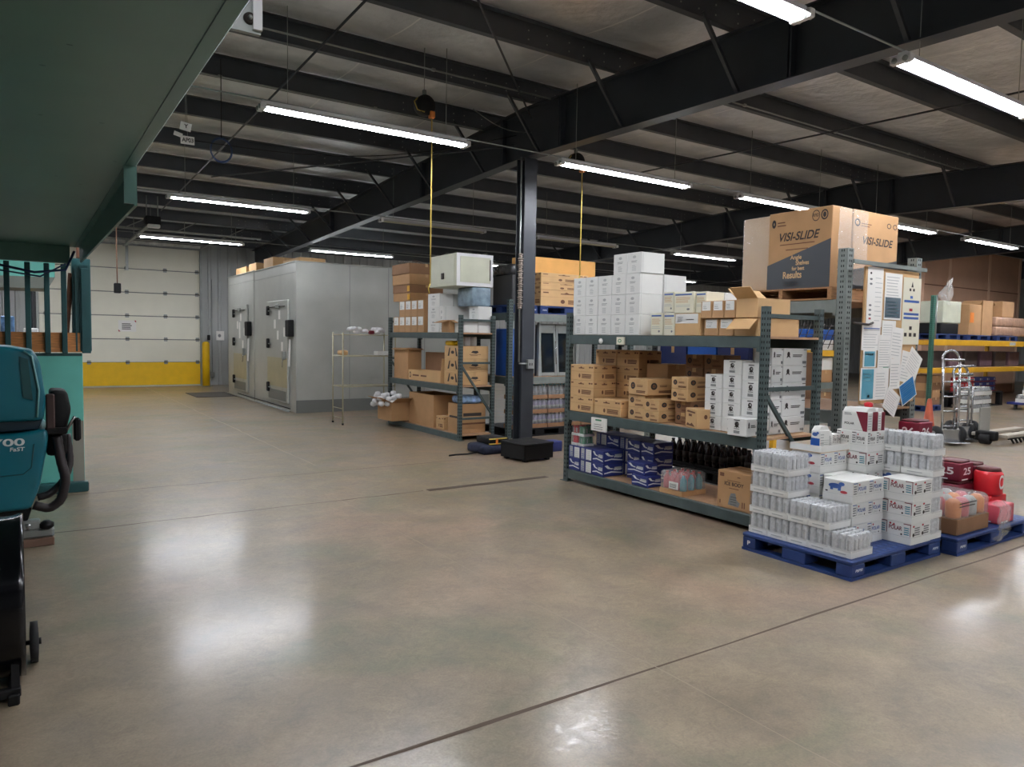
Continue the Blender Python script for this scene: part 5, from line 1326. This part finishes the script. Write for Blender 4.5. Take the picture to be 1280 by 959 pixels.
# ================================================================ LEFT SIDE: teal canopy, baler, scrubber, drum fan
cn = thing('steel_canopy', 'broad dark teal painted steel canopy overhead at the left', 'canopy', (-1.0, 5.0, 2.3))
mb = MB(); mb.cbox(-2.4, .50, 1.0, 8.60, 2.50, 2.56, 'teal', .006); mb.box(.445, .4465, 1.0, 8.6, 2.497, 2.5, 'tealdark')
mb.build('canopy_plate', cn, world=True)
mb = MB(); mb.prism([(4.22, 2.5), (4.22, 2.30), (8.5, 2.34), (8.6, 2.5)], .485, .50, 'teal', 'x'); mb.box(.44, .485, 4.22, 4.24, 2.31, 2.5, 'teal'); mb.build('side_flange', cn, world=True)
mb = MB(); mb.cbox(-2.4, .40, 8.50, 8.60, 2.33, 2.5, 'teal', .006); mb.build('end_lip', cn, world=True)
mb = MB(); mb.box(.50, .693, 2.60, 2.62, 2.67, 3.3, 'galv'); mb.box(.665, .695, 2.585, 2.60, 2.68, 3.3, 'whitepaint'); mb.lathe((.655, 2.6, 2.715), [(.018, -.012), (.02, 0), (.0, .001)], 'ink', 16, 'y'); mb.lathe((.655, 2.588, 2.715), [(.007, -.01), (.008, 0)], 'galv', 6, 'y')
mb.build('bolted_bracket', cn, world=True)
for y in (1.1, 8.3):
    mb = MB(); mb.cbox(-2.38, -2.22, y, y + .16, 0, 2.5, 'tealdark', .006); mb.build('support_post', cn, world=True)
random.seed(21)
mb = MB()
for k in range(14):
    x, y = random.uniform(-.3, .42), random.uniform(2.2, 7.5); mb.frame((x, y, 2.4995), (.02, 0, 0), (0, .012, 0), (0, 0, -1)); mb.disc(.5, .5, .5, .5, 'tealdark', 8)
mb.build('paint_chips', cn, world=True)
cb2 = MB(); cb2.tube([(-.9, 8.55, 2.33), (-.3, 8.5, 2.30), (.1, 8.48, 2.22), (.36, 8.48, 2.26), (.44, 8.5, 2.45)], .012, mat('blue_cable', (24, 52, 92), .5))
cb2.tube([(-.9, 8.6, 2.27), (-.3, 8.62, 2.25), (.15, 8.6, 2.19), (.4, 8.6, 2.35)], .008, mat('blue_cable', (24, 52, 92), .5))
tag(cb2.build('sagging_cable'), 'dark blue cables sagging under the teal canopy end', 'cable')

ba = thing('cardboard_baler', 'teal steel baler with a barred gate, wood plank and pale teal lower panel', 'baler', (-.3, 8.9, 0))
for k, x in enumerate((-1.1, -.78, -.46, -.125, .045, .205, .35)):
    mb = MB(); mb.cbox(x - .024, x + .024, 8.66, 8.70, 1.43, 2.33, 'tealdark', .004); mb.build('gate_bar', ba, world=True)
mb = MB(); mb.cbox(-1.4, .57, 8.705, 8.75, 1.44, 1.64, 'plank', .004); mb.build('wood_plank', ba, world=True)
mb = MB(); mb.cbox(.425, .59, 8.72, 8.9, 1.45, 2.40, 'tealdark', .006)
for x in (.455, .495, .535, .575): mb.box(x - .008, x + .008, 8.70, 8.72, 1.45, 2.34, 'tealdark')
mb.build('gate_post', ba, world=True)
mb = MB(); mb.cbox(.50, .58, 8.68, 8.7, 1.43, 2.3, 'tealdark', .004); mb.build('gate_bar', ba, world=True)
mb = MB(); mb.beam((.37, 8.78, 1.64), (.42, 8.78, 2.25), .05, .03, 'rust'); mb.cbox(.47, .56, 8.74, 8.86, 2.4, 2.53, 'rust', .01); mb.build('rusty_strut', ba, world=True)
mb = MB(); mb.cbox(-1.6, .505, 8.72, 8.80, .10, 1.43, 'teallight', .006); mb.box(.40, .502, 8.715, 8.72, .10, .73, mat('grey_panel', (150, 148, 136), .6)); mb.box(-.6, .5, 8.716, 8.72, 1.40, 1.43, 'tealdark'); mb.build('lower_panel', ba, world=True)
mb = MB(); mb.cbox(-1.7, .53, 8.62, 8.74, 0, .10, 'tealdark', .006); mb.box(.53, .535, 8.63, 8.73, .01, .09, 'blackgloss'); mb.build('base_rail', ba, world=True)
mb = MB(); mb.cbox(-1.6, -.95, 8.82, 10.2, 0, 2.25, 'teal', .02); mb.build('baler_body', ba, world=True)
c2 = thing('baler_hopper', 'second pale teal hopper seen through the barred gate', 'hopper', (-.8, 12.3, 2.2))
mb = MB(); mb.prism([(-2.0, 2.36), (.38, 2.40), (.385, 2.62), (-2.0, 2.62)], 12.0, 13.0, 'teallight', 'y'); mb.build('hopper_side', c2, world=True)
mb = MB(); mb.prism([(-2.0, 2.22), (.30, 2.24), (.38, 2.40), (-2.0, 2.36)], 12.0, 13.0, mat('grey_underside', (128, 134, 126), .6), 'y'); mb.build('hopper_base', c2, world=True)
for y in (12.1, 12.8):
    mb = MB(); mb.cbox(-1.98, -1.84, y, y + .14, 0, 2.22, 'tealdark', .006); mb.build('support_leg', c2, world=True)
bt = MB(); bt.cbox(-.42, -.16, 20.0, 20.25, 0, 1.98, mat('blue_white_box', (90, 130, 176), .5, 0, .5, 9), .02); tag(bt.build('blue_stack'), 'blue and white tall pack behind the barred gate', 'pack')
bt = MB(); bt.cbox(-.9 + .9, .3, 20.4, 20.7, 0, 1.72, 'white', .02); tag(bt.build('white_bin'), 'white bin standing behind the barred gate', 'bin')
mb = MB(); mb.tube([(.22, 24.6, 0), (.22, 24.6, 4.2)], .03, 'darksteel'); tag(mb.build('wall_pipe'), 'dark vertical pipe left of the garage door', 'pipe')

# floor scrubber
sc = thing('floor_scrubber', 'teal walk-behind floor scrubber marked 8700 at the left edge', 'floor scrubber', (-.45, 7.0, 0))
sy0, sy1 = 6.52, 7.35
def rprism(prof, y0, y1, m, name, b=.03):
    bm = bmesh.new()
    vs = [bm.verts.new((p[0], y0, p[1])) for p in prof] + [bm.verts.new((p[0], y1, p[1])) for p in prof]
    n = len(prof)
    bm.faces.new(vs[:n]); bm.faces.new(vs[n:][::-1])
    for i in range(n): bm.faces.new((vs[i], vs[n + i], vs[n + (i + 1) % n], vs[(i + 1) % n]))
    bmesh.ops.recalc_face_normals(bm, faces=bm.faces[:])
    bmesh.ops.bevel(bm, geom=bm.edges[:], offset=b, segments=3, affect='EDGES', profile=0.5)
    bm.verts.index_update(); mb = MB(); mb.add([v.co.copy() for v in bm.verts], [tuple(v.index for v in f.verts) for f in bm.faces], m, True); bm.free()
    return mb
ut = rprism([(-1.2, .97), (.115, .97), (.135, 1.12), (.10, 1.42), (.06, 1.50), (-.12, 1.535), (-1.2, 1.535)], sy0 + .02, sy1, 'scrub', '')
ut.prism([(-.01, 1.15), (.05, 1.13), (.025, 1.44), (-.03, 1.46)], sy0 + .012, sy0 + .021, 'tealdark', 'y')
ut.tube([(.075, sy0 + .01, 1.0), (.09, sy0 + .01, 1.2), (.05, sy0 + .01, 1.46), (.0, sy0 + .01, 1.50)], .008, mat('teal_edge', (120, 176, 176), .4), 6)
ut.build('recovery_tank', sc, world=True)
mb = rprism([(-1.15, .86), (.08, .90), (.115, .99), (-1.15, .99)], sy0 + .06, sy1 - .02, mat('dark_recess', (12, 40, 52), .5), '', .01); mb.build('recess_band', sc, world=True)
lt = rprism([(-1.2, .27), (.02, .30), (.08, .46), (.14, .80), (.145, .91), (-.05, .88), (-1.2, .86)], sy0, sy1, 'scrub', '', .035)
lt.tube([(-.6, sy0 - .001, .56), (-.02, sy0 - .001, .575), (.03, sy0 - .001, .62), (.05, sy0 - .001, .8)], .004, 'tealdark', 5)
LT = lt.build('solution_tank', sc, world=True)
tx = MB(); tx.frame((-.36, sy0, .75), (.36, 0, 0), (0, 0, .10), (0, -1, 0)); tx.fr = (tx.fr[0], tx.fr[1], tx.fr[2], Vector((0, -.002, 0)))
tx.text('8700', .22, .42, .98, .98, 'white', .0); tx.text('FaST', .72, .02, .97, .32, 'white', .04); tx.text('ec-H2O', .2, .05, .55, .26, 'inklight')
tx.build('model_lettering', LT, world=True)
mb = rprism([(-1.15, .18), (0, .2), (.03, .30), (-1.15, .29)], sy0 + .08, sy1 - .1, 'black', '', .01); mb.build('chassis', sc, world=True)
mb = rprism([(.155, .84), (.26, .86), (.30, 1.04), (.275, 1.19), (.16, 1.2)], 6.60, 6.95, 'black', '', .03); mb.build('control_pod', sc, world=True)
mb = MB(); mb.cbox(.13, .19, 6.55, 6.62, .86, 1.17, mat('pod_brown', (62, 44, 40), .5), .01); mb.cbox(.12, .27, 6.54, 6.62, .86, .91, 'black', .01); mb.build('pod_bracket', sc, world=True)
for pts, r in (([(.2, 6.6, .84), (.22, 6.58, .66), (.255, 6.58, .5), (.22, 6.58, .34), (.14, 6.58, .28), (.02, 6.58, .33)], .033), ([(.27, 6.72, .84), (.29, 6.7, .62), (.25, 6.68, .48), (.15, 6.66, .38), (.05, 6.66, .36)], .028)):
    mb = MB()
    P = []
    for (a, b) in zip(pts[:-1], pts[1:]):
        for k in range(6): P.append(Vector(a).lerp(Vector(b), k / 6))
    for _ in range(3): P = [P[0]] + [(P[i - 1] + P[i] * 2 + P[i + 1]) / 4 for i in range(1, len(P) - 1)] + [P[-1]]
    mb.tube(P, [r * (1.0 + .06 * (i % 2)) for i in range(len(P))], mat('hose_dark', (40, 34, 36), .45), 12); mb.build('hose', sc, world=True)
mb = MB(); mb.tube([(.25, 6.6, .86), (.3, 6.58, .95), (.32, 6.57, .99)], .012, 'chrome'); mb.cbox(.31, .36, 6.55, 6.6, .8, .98, 'black', .015); mb.build('lift_lever', sc, world=True)
mb = MB(); mb.cbox(.13, .27, 6.64, 6.8, .68, .86, 'black', .03, 2); mb.build('motor_housing', sc, world=True)
mb = MB(); mb.cbox(-.35, .17, 6.58, 6.70, .06, .13, 'galv', .015); mb.cbox(-.33, .17, 6.56, 6.6, .0, .06, mat('squeegee_rubber', (120, 92, 76), .7), .006); mb.cbox(-.05, .08, 6.58, 6.68, .13, .2, 'galv', .01); mb.lathe((.12, 6.6, .12), [(.02, 0), (.05, .02), (.05, .05), (.02, .07)], 'black', 12); mb.lathe((.0, 6.6, .13), [(.02, 0), (.03, .05)], 'chrome', 12)
mb.build('squeegee_assembly', sc, world=True)
for x in (-.22, -.9):
    mb = MB(); mb.lathe((x, 6.66, .1), [(.03, -.03), (.1, -.028), (.1, .03), (.03, .032)], 'rubber', 22, 'y'); mb.lathe((x, 6.63, .1), [(.05, -.006), (.05, .0)], 'galv', 14, 'y'); mb.build('wheel', sc, world=True)
mb = MB(); mb.lathe((-.55, 7.2, .13), [(.03, -.03), (.13, -.028), (.13, .03), (.03, .032)], 'rubber', 22, 'y'); mb.build('wheel', sc, world=True)

# drum fan
df = thing('drum_fan', 'glossy black drum fan on wheels at the lower left edge', 'fan', (-.45, 4.15, 0))
R_ = .37
mb = MB(); mb.lathe((-.72, 4.12, .40), [(R_, 0), (R_ * .97, .01), (R_, .03), (R_, .66), (R_ * 1.02, .68), (R_ * 1.02, .70), (R_ * .93, .70), (R_ * .93, .02)], 'blackgloss', 48, 'x'); mb.build('drum', df, world=True)
mb = MB()
for rr in (.10, .16, .22, .28, .34): 
    mb.tube([(-.03, 4.12 + rr * math.cos(t * PI / 16), .40 + rr * math.sin(t * PI / 16)) for t in range(32)], .003, 'black', 5, True)
for t in range(12): mb.tube([(-.03, 4.12, .40), (-.03, 4.12 + .345 * math.cos(t * PI / 6), .40 + .345 * math.sin(t * PI / 6))], .003, 'black', 5)
mb.build('front_grille', df, world=True)
for k in range(3):
    mb = MB(); t = k * 2 * PI / 3
    mb.add([(-.3, 4.12 + .05 * math.cos(t), .40 + .05 * math.sin(t)), (-.22, 4.12 + .32 * math.cos(t - .3), .40 + .32 * math.sin(t - .3)), (-.34, 4.12 + .32 * math.cos(t + .35), .40 + .32 * math.sin(t + .35))], [(0, 1, 2), (2, 1, 0)], 'galv'); mb.build('blade', df, world=True)
mb = MB(); mb.lathe((-.45, 4.12, .40), [(.08, 0), (.08, .2)], 'black', 16, 'x'); mb.build('motor', df, world=True)
mb = MB()
for y in (3.82, 4.42):
    mb.cbox(-.68, -.04, y - .02, y + .02, .03, .07, 'black', .004)
    mb.beam((-.06, y, .05), (-.06, 4.12 + (y - 4.12) * .9, .24), .03, .02, 'black'); mb.beam((-.64, y, .05), (-.64, 4.12 + (y - 4.12) * .9, .24), .03, .02, 'black')
mb.cbox(-.09, -.045, 3.78, 4.46, 0.0, .05, 'black', .006); mb.build('stand', df, world=True)
for y, z in ((3.89, .16), (3.9, .2), (4.1, .77)):
    mb = MB(); mb.lathe((-.035, y, z), [(.007, 0), (.007, .012)], 'galv', 8, 'x'); mb.build('rivet', df, world=True)
for x in (.012, -.72):
    mb = MB(); mb.lathe((x - .018, 4.26, .10), [(.03, 0), (.10, .004), (.10, .036), (.03, .04)], 'rubber', 24, 'x'); mb.lathe((x + .02, 4.26, .10), [(.016, 0), (.016, .012)], 'black', 10, 'x'); mb.build('wheel', df, world=True)
mb = MB(); mb.tube([(-.7, 4.26, .10), (.0, 4.26, .10)], .012, 'black'); mb.build('axle', df, world=True)

# hanging aisle signs and coiled cable at upper left
mb = MB(); mb.box(1.68, 1.84, 9.99, 10.0, 4.02, 4.12, 'paper'); mb.frame((1.68, 9.99, 4.02), (.16, 0, 0), (0, 0, .10), (0, -1, 0)); mb.text('AP03', .08, .25, .92, .78, 'ink')
mb.tube([(1.76, 9.995, 4.12), (1.74, 9.995, 5.1)], .003, 'galv', 4); tag(mb.build('aisle_sign'), 'small white sign reading AP03 hanging under the roof at left', 'sign')
mb = MB(); mb.box(1.67, 1.80, 9.97, 9.98, 4.18, 4.28, 'paper', Matrix.Rotation(.15, 3, 'Y')); mb.frame((1.68, 9.968, 4.18), (.12, 0, 0), (0, 0, .10), (0, -1, 0)); mb.text('Y', .3, .3, .7, .8, 'ink'); mb.tube([(1.735, 9.975, 4.28), (1.735, 9.99, 5.1)], .003, 'galv', 4)
tag(mb.build('aisle_sign'), 'small white square sign hanging just above the AP03 sign', 'sign')
mb = MB(); mb.box(1.60, 1.70, 9.98, 9.99, 4.1, 4.15, 'paper', Matrix.Rotation(.25, 3, 'Y')); tag(mb.build('aisle_sign'), 'tiny pale tag left of the AP03 sign', 'sign')
mb = MB()
for k in range(3): mb.tube([(2.16 + .13 * math.cos(t * PI / 10), 9.98 + .01 * k, 4.0 + .15 * math.sin(t * PI / 10) + .008 * k) for t in range(20)], .009, mat('blue_cable', (24, 52, 92), .5), 6, True)
mb.tube([(2.16, 9.98, 4.15), (2.16, 9.98, 5.15)], .006, 'black', 5); tag(mb.build('coiled_cable'), 'coil of dark blue cable hanging under the roof by the AP03 sign', 'cable')
for a, b, s_, l in (((1.84, 10, 4.08), (6.2, 9.2, 4.7), .25, 'thin black cable drooping from the AP03 sign to the column'), ((5.2, 8.8, 4.8), (6.4, 9.1, 4.75), .1, 'thin grey cable looping beside the column head')):
    P = [Vector(a).lerp(Vector(b), k / 14) - Vector((0, 0, s_ * math.sin(PI * k / 14))) for k in range(15)]
    mb = MB(); mb.tube(P, .006, 'black' if 'black' in l else 'galv', 5); tag(mb.build('cable'), l, 'cable')

# ================================================================ FAR RIGHT
yr = thing('pallet_rack', 'far pallet rack with yellow beams and green uprights', 'shelving', (21.4, 9.8, 0))
for x in (18.72, 24.3, 29.9):
    for y in (9.2, 10.3):
        mb = MB(); post(mb, x, y, 0, 2.9 if x < 20 else 1.8, .1, .08, 'green' if x < 20 else 'rackyellow'); mb.build('upright_post', yr, world=True)
for z, h in ((1.82, .15), (1.1, .13)):
    for y in (9.2, 10.3):
        mb = MB(); mb.cbox(18.78, 24.24, y - .03, y + .03, z - h, z, 'rackyellow', .004); mb.cbox(24.36, 29.84, y - .03, y + .03, z - h, z, 'rackyellow', .004)
        if y < 10 and z > 1.5: mb.box(23.0, 23.35, y - .034, y - .03, z - .12, z - .03, 'inklight')
        mb.build('shelf_beam', yr, world=True)
    mb = MB(); mb.box(18.78, 29.8, 9.24, 10.26, z - .02, z - .005, 'deck' if z < 1.5 else 'wood'); mb.build('deck_board', yr, world=True)
for z in (1.68, .97):
    mb = MB(); mb.box(18.7, 18.74, 9.24, 10.26, z, z + .11, 'rackyellow'); mb.build('end_beam', yr, world=True)
for k, x in enumerate((19.0, 20.7, 22.4)):
    plastic_pallet(x, x + 1.3, 9.25, 10.2, 1.822, 'dark blue pallet on the yellow-beamed rack, %s from left' % ORD[k], writing=False, group='pallets on the yellow rack')
fz = 1.966
r = thing('chest_machine', 'pale grey-green machine with black base on the yellow rack', 'machine', (20.1, 9.7, fz))
mb = MB(); mb.cbox(-.42, .5, -.3, .3, .28, .86, 'beige', .02); mb.build('cabinet', r)
mb = MB(); mb.cbox(-.55, .4, -.3, .3, 0, .279, 'black', .02); mb.build('base', r)
carton(21.05, 21.75, 9.4, 9.9, fz, fz + .82, 'plain', 'brown carton with an orange label on the yellow rack', tape=False)
mb = MB(); mb.box(21.1, 21.3, 9.39, 9.398, fz + .33, fz + .6, 'orangeplug'); tag(mb.build('orange_label'), 'orange sticker on the brown carton of the yellow rack', 'sticker')
open_carton(21.8, 22.4, 9.4, 9.9, fz, fz + .95, 'card', 'open upright brown carton standing on the yellow rack', ('R', 'L'), ang=1.3, fl=.4)
for k in range(2):
    mb = MB(); mb.cbox(-1.05, 1.1, -.3, .3, 0, .26, mat('film_brown', (182, 146, 122), .3, 0, .2, 8, bump=.5), .04, 2); tag(mb.build('wrapped_boards', org=(23.6, 9.65, fz + .265 * k + .001)), 'film-wrapped bundle of brown boards on the yellow rack, %s' % ('lower', 'upper')[k], 'bundle')
mb = MB(); mb.cbox(-.4, .35, -.25, .25, 0, .45, 'card', .01); tag(mb.build('carton', org=(23.5, 9.7, fz + .535)), 'brown carton atop the wrapped boards on the yellow rack', 'box')
vs = []; mb = MB()
for i in range(7):
    for j in range(7): vs.append((18.85 + i * .11, 9.15 + random.uniform(-.06, .06), fz + .9 - i * .03 + (j / 6) * (.1 + i * .1)))
mb.add(vs, [(i * 7 + j, i * 7 + j + 1, i * 7 + j + 8, i * 7 + j + 7) for i in range(6) for j in range(6)], 'film2', True); 
mb.tube([(18.9, 9.2, fz - .14), (18.9, 9.2, fz + .95)], .02, 'galv'); tag(mb.build('plastic_sheet'), 'crumpled clear plastic draped over a rod at the rack corner', 'plastic sheet')
# things on lower level and floor of the yellow rack
for k in range(6):
    mb = MB(); mb.cbox(-.34, .34, -.3, .3, 0, .42, mat(('dark_wrap', 'plum_wrap')[k % 2], ((70, 60, 58), (92, 70, 78))[k % 2], .5, 0, .3, 5), .02); tag(mb.build('wrapped_box', org=(19.6 + .86 * k, 9.7, 1.101)), 'dark wrapped box between the yellow beams, %s from left' % ORD[k], 'box', 'boxes between the yellow beams')
P_RP = make_can_pack(4, 3, .40, .28, .13, .03, 'red', tray='maroon', film=False)
P_NP = make_can_pack(4, 3, .40, .28, .13, .03, 'navy', tray='maroon', film=False)
for t_ in range(3):
    for k in range(5):
        place((P_RP if k < 2 else P_NP), (21.0 + .42 * k, 9.55, .41 + .135 * t_), 0, '%s can pack under the lower yellow beam, %s from left, %s tier' % (('red', 'navy')[k > 1], ORD[k], ORD[t_]), 'can packs under the yellow beam')
plastic_pallet(20.75, 23.2, 9.35, 10.2, 0, 'dark pallet stack on the floor of the yellow rack', 'black', False, .40)
P_T = make_bottles(4, 3, .11, .2, 'pet', 'white', 'white', .10, film='film2')
carts = [(19.6, 8.75, 2), (21.7, 8.55, 0)]
r = thing('stock_trolley', 'low dark blue trolley under trays of small bottles', 'trolley', (22.9, 8.3, 0))
mb = MB(); mb.cbox(-1.2, 1.5, -.35, .35, .14, .2, 'navy', .01); mb.build('platform', r)
for x in (-.9, .1, 1.2):
    for y in (-.25, .25): mb = MB(); mb.lathe((x, y, .07), [(.02, -.02), (.07, -.018), (.07, .018), (.02, .02)], 'galv', 14, 'y'); mb.box(x - .02, x + .02, y - .02, y + .02, .1, .14, 'galv'); mb.build('caster', r)
for t_ in range(2):
    for k in range(5 - t_):
        place(P_T, (21.98 + .47 * k + .4 * t_, 8.3, .202 + .212 * t_), 0, 'white tray of small bottles on the low trolley, %s tier, %s from left' % (('lower', 'upper')[t_], ORD[k]), 'bottle trays on the low trolley')
for t_ in range(3):
    for k in range(2):
        place(P_T, (19.95 + .47 * k, 8.75, .001 + .212 * t_), 0, 'tray of small bottles stacked behind the hand trucks, %s tier, %s' % (ORD[t_], ('left', 'right')[k]), 'bottle trays behind the hand trucks')
plastic_pallet(18.8, 19.6, 9.3, 10.1, 0, 'dark blue pallet at the rack corner floor', writing=False)
for t_ in range(4):
    for k in range(2): carton(18.82 + .4 * k, 19.2 + .4 * k, 9.35, 9.95, .141 + .19 * t_, .141 + .19 * (t_ + 1), 'plaindark' if (t_ + k) % 2 else 'plain', 'brown carton in the corner stack of the yellow rack, %s level, %s' % (ORD[t_], ('left', 'right')[k]), group='corner cartons of the yellow rack')
# traffic cone
co = thing('traffic_cone', 'faded orange traffic cone beyond the red drink cartons', 'cone', (13.6, 6.66, 0))
mb = MB(); mb.lathe((0, 0, 0), [(.13, .03), (.11, .1), (.035, .68), (.02, .7)], 'cone', 18); mb.build('cone_body', co)
mb = MB(); mb.cbox(-.18, .18, -.18, .18, 0, .03, 'cone', .01); mb.build('base', co)
# hand trucks
def hand_truck(x, y, rz, lab, H=1.58, m='chrome'):
    r = thing('hand_truck', lab, 'hand truck', (x, y, 0), rz)
    mb = MB()
    for s in (-1, 1): mb.tube([(s * .14, 0, .12), (s * .15, .02, .9), (s * .15, .05, H - .14)], .02, m)
    for z in (.3, .55, .8, 1.05, 1.3): mb.tube([(-.15, .02, z), (.15, .02, z)], .014, m)
    mb.build('frame', r)
    mb = MB(); mb.tube([(-.15, .05, H - .16)] + [(.15 * math.cos(PI - t * PI / 8), .07, H - .15 + .15 * math.sin(t * PI / 8)) for t in range(9)] + [(.15, .05, H - .16)], .022, m); mb.tube([(-.15, .05, H - .16), (.22, .04, H - .16)], .022, m); mb.build('loop_handle', r)
    mb = MB(); mb.cbox(-.18, .18, -.26, -.02, .04, .055, m, .004); mb.cbox(-.18, .18, -.03, -.01, .04, .25, m, .004); mb.build('toe_plate', r)
    for s in (-1, 1):
        mb = MB(); mb.lathe((s * .21, .06, .15), [(.04, -.045), (.14, -.04), (.15, 0), (.14, .04), (.04, .045)], 'rubber', 22, 'x'); mb.lathe((s * .21 - .047, .06, .15), [(.06, 0), (.065, .002), (.065, .09), (.06, .094)], 'galv', 12, 'x'); mb.build('wheel', r)
    mb = MB(); mb.tube([(-.2, .06, .13), (.2, .06, .13)], .012, m); mb.build('axle', r)
    return r
hand_truck(12.98, 6.0, -.5, 'tall aluminium hand truck with a rounded loop handle')
hand_truck(13.62, 6.12, -.4, 'shorter aluminium hand truck nested behind the tall one', 1.32)
hand_truck(14.25, 6.35, -.5, 'low aluminium hand truck at the back of the group', 1.05)
cv = MB(); cv.cbox(-.19, .19, -.012, .012, 0, .42, mat('grey_board', (150, 148, 140), .6), .004); tag(cv.build('grey_board', org=(13.98, 5.9, .171)), 'plain grey board leaning by the hand trucks above the pallet jack', 'board')
pj = thing('pallet_jack', 'low black pallet jack with light forks lying right of the hand trucks', 'pallet jack', (14.2, 5.7, 0))
for s in (-1, 1):
    mb = MB(); mb.cbox(-.5, 1.2, s * .2 - .08, s * .2 + .08, .11, .17, mat('fork_grey', (170, 160, 146), .5), .01); mb.build('fork', pj)
    mb = MB(); mb.lathe((1.05, s * .2 - .05, .055), [(.05, 0), (.055, .01), (.055, .09), (.05, .1)], 'black', 12, 'y'); mb.build('load_roller', pj)
mb = MB(); mb.cbox(-.66, -.5, -.16, .16, .06, .22, 'black', .03, 2); mb.lathe((-.62, -.08, .09), [(.08, 0), (.09, .01), (.09, .15), (.08, .16)], 'rubber', 16, 'y'); mb.build('pump_head', pj)
mb = MB()
for k in range(9): mb.tube([(-.3 + k * .15, -.26, .1), (-.22 + k * .15, -.27, .02)], .018, 'black', 6)
mb.tube([(-.4, -.26, .1), (1.1, -.26, .1)], .016, 'black'); mb.build('linkage', pj)

# yellow-posted rack and goods seen under the tall grey rack
br = thing('wire_rack', 'rack with a yellow post glimpsed under the tall grey rack', 'shelving', (11.0, 7.4, 0))
mb = MB(); mb.cbox(11.26, 11.36, 7.0, 7.08, 0, 2.0, 'rackyellow', .004); mb.build('yellow_post', br, world=True)
for x in (9.6,): mb = MB(); mb.cbox(x, x + .08, 7.0, 7.08, 0, 2.0, 'rackyellow', .004); mb.build('yellow_post', br, world=True)
for x in (9.6, 11.28):
    mb = MB(); mb.cbox(x, x + .08, 7.92, 8.0, 0, 2.0, 'rackyellow', .004); mb.build('yellow_post', br, world=True)
for z in (.45, 1.02, 1.55):
    mb = MB(); mb.box(9.68, 11.26, 7.01, 7.05, z - .1, z, 'rackyellow' if z > 1.5 else 'rackgrey'); mb.box(9.68, 11.3, 7.06, 7.9, z - .02, z - .002, 'deck'); mb.box(9.68, 11.26, 7.94, 7.98, z - .1, z, 'rackgrey'); mb.build('shelf', br, world=True)
mb = MB()
for k in range(9): mb.tube([(9.7 + k * .18, 7.02, 1.58), (9.95 + k * .18, 7.02, 1.98)], .008, 'ink', 5)
for z in (1.65, 1.8, 1.95): mb.tube([(9.65, 7.03, z), (11.3, 7.03, z)], .006, 'ink', 5)
mb.build('wire_guard', br, world=True)
cols = ['blue', 'plaindark', 'navy', 'plain', 'white', 'globe']
for t_, z in enumerate((.452, 1.022, 1.552)):
    for k in range(4):
        for q in range(2):
            hh = .2 if t_ < 2 else .17
            carton(9.74 + .38 * k, 10.1 + .38 * k, 7.1, 7.6, z + hh * q, z + hh * (q + 1), cols[(k * 2 + q + t_ * 3) % 6] if t_ != 2 else ('white', 'blue')[q], 'carton on the yellow-posted rack, %s shelf, %s from left, %s' % (('lowest', 'middle', 'top')[t_], ORD[k], ('under', 'above')[q]), group='cartons on the yellow-posted rack')

for o in bpy.data.objects:
    if 'used' in o: del o['used']
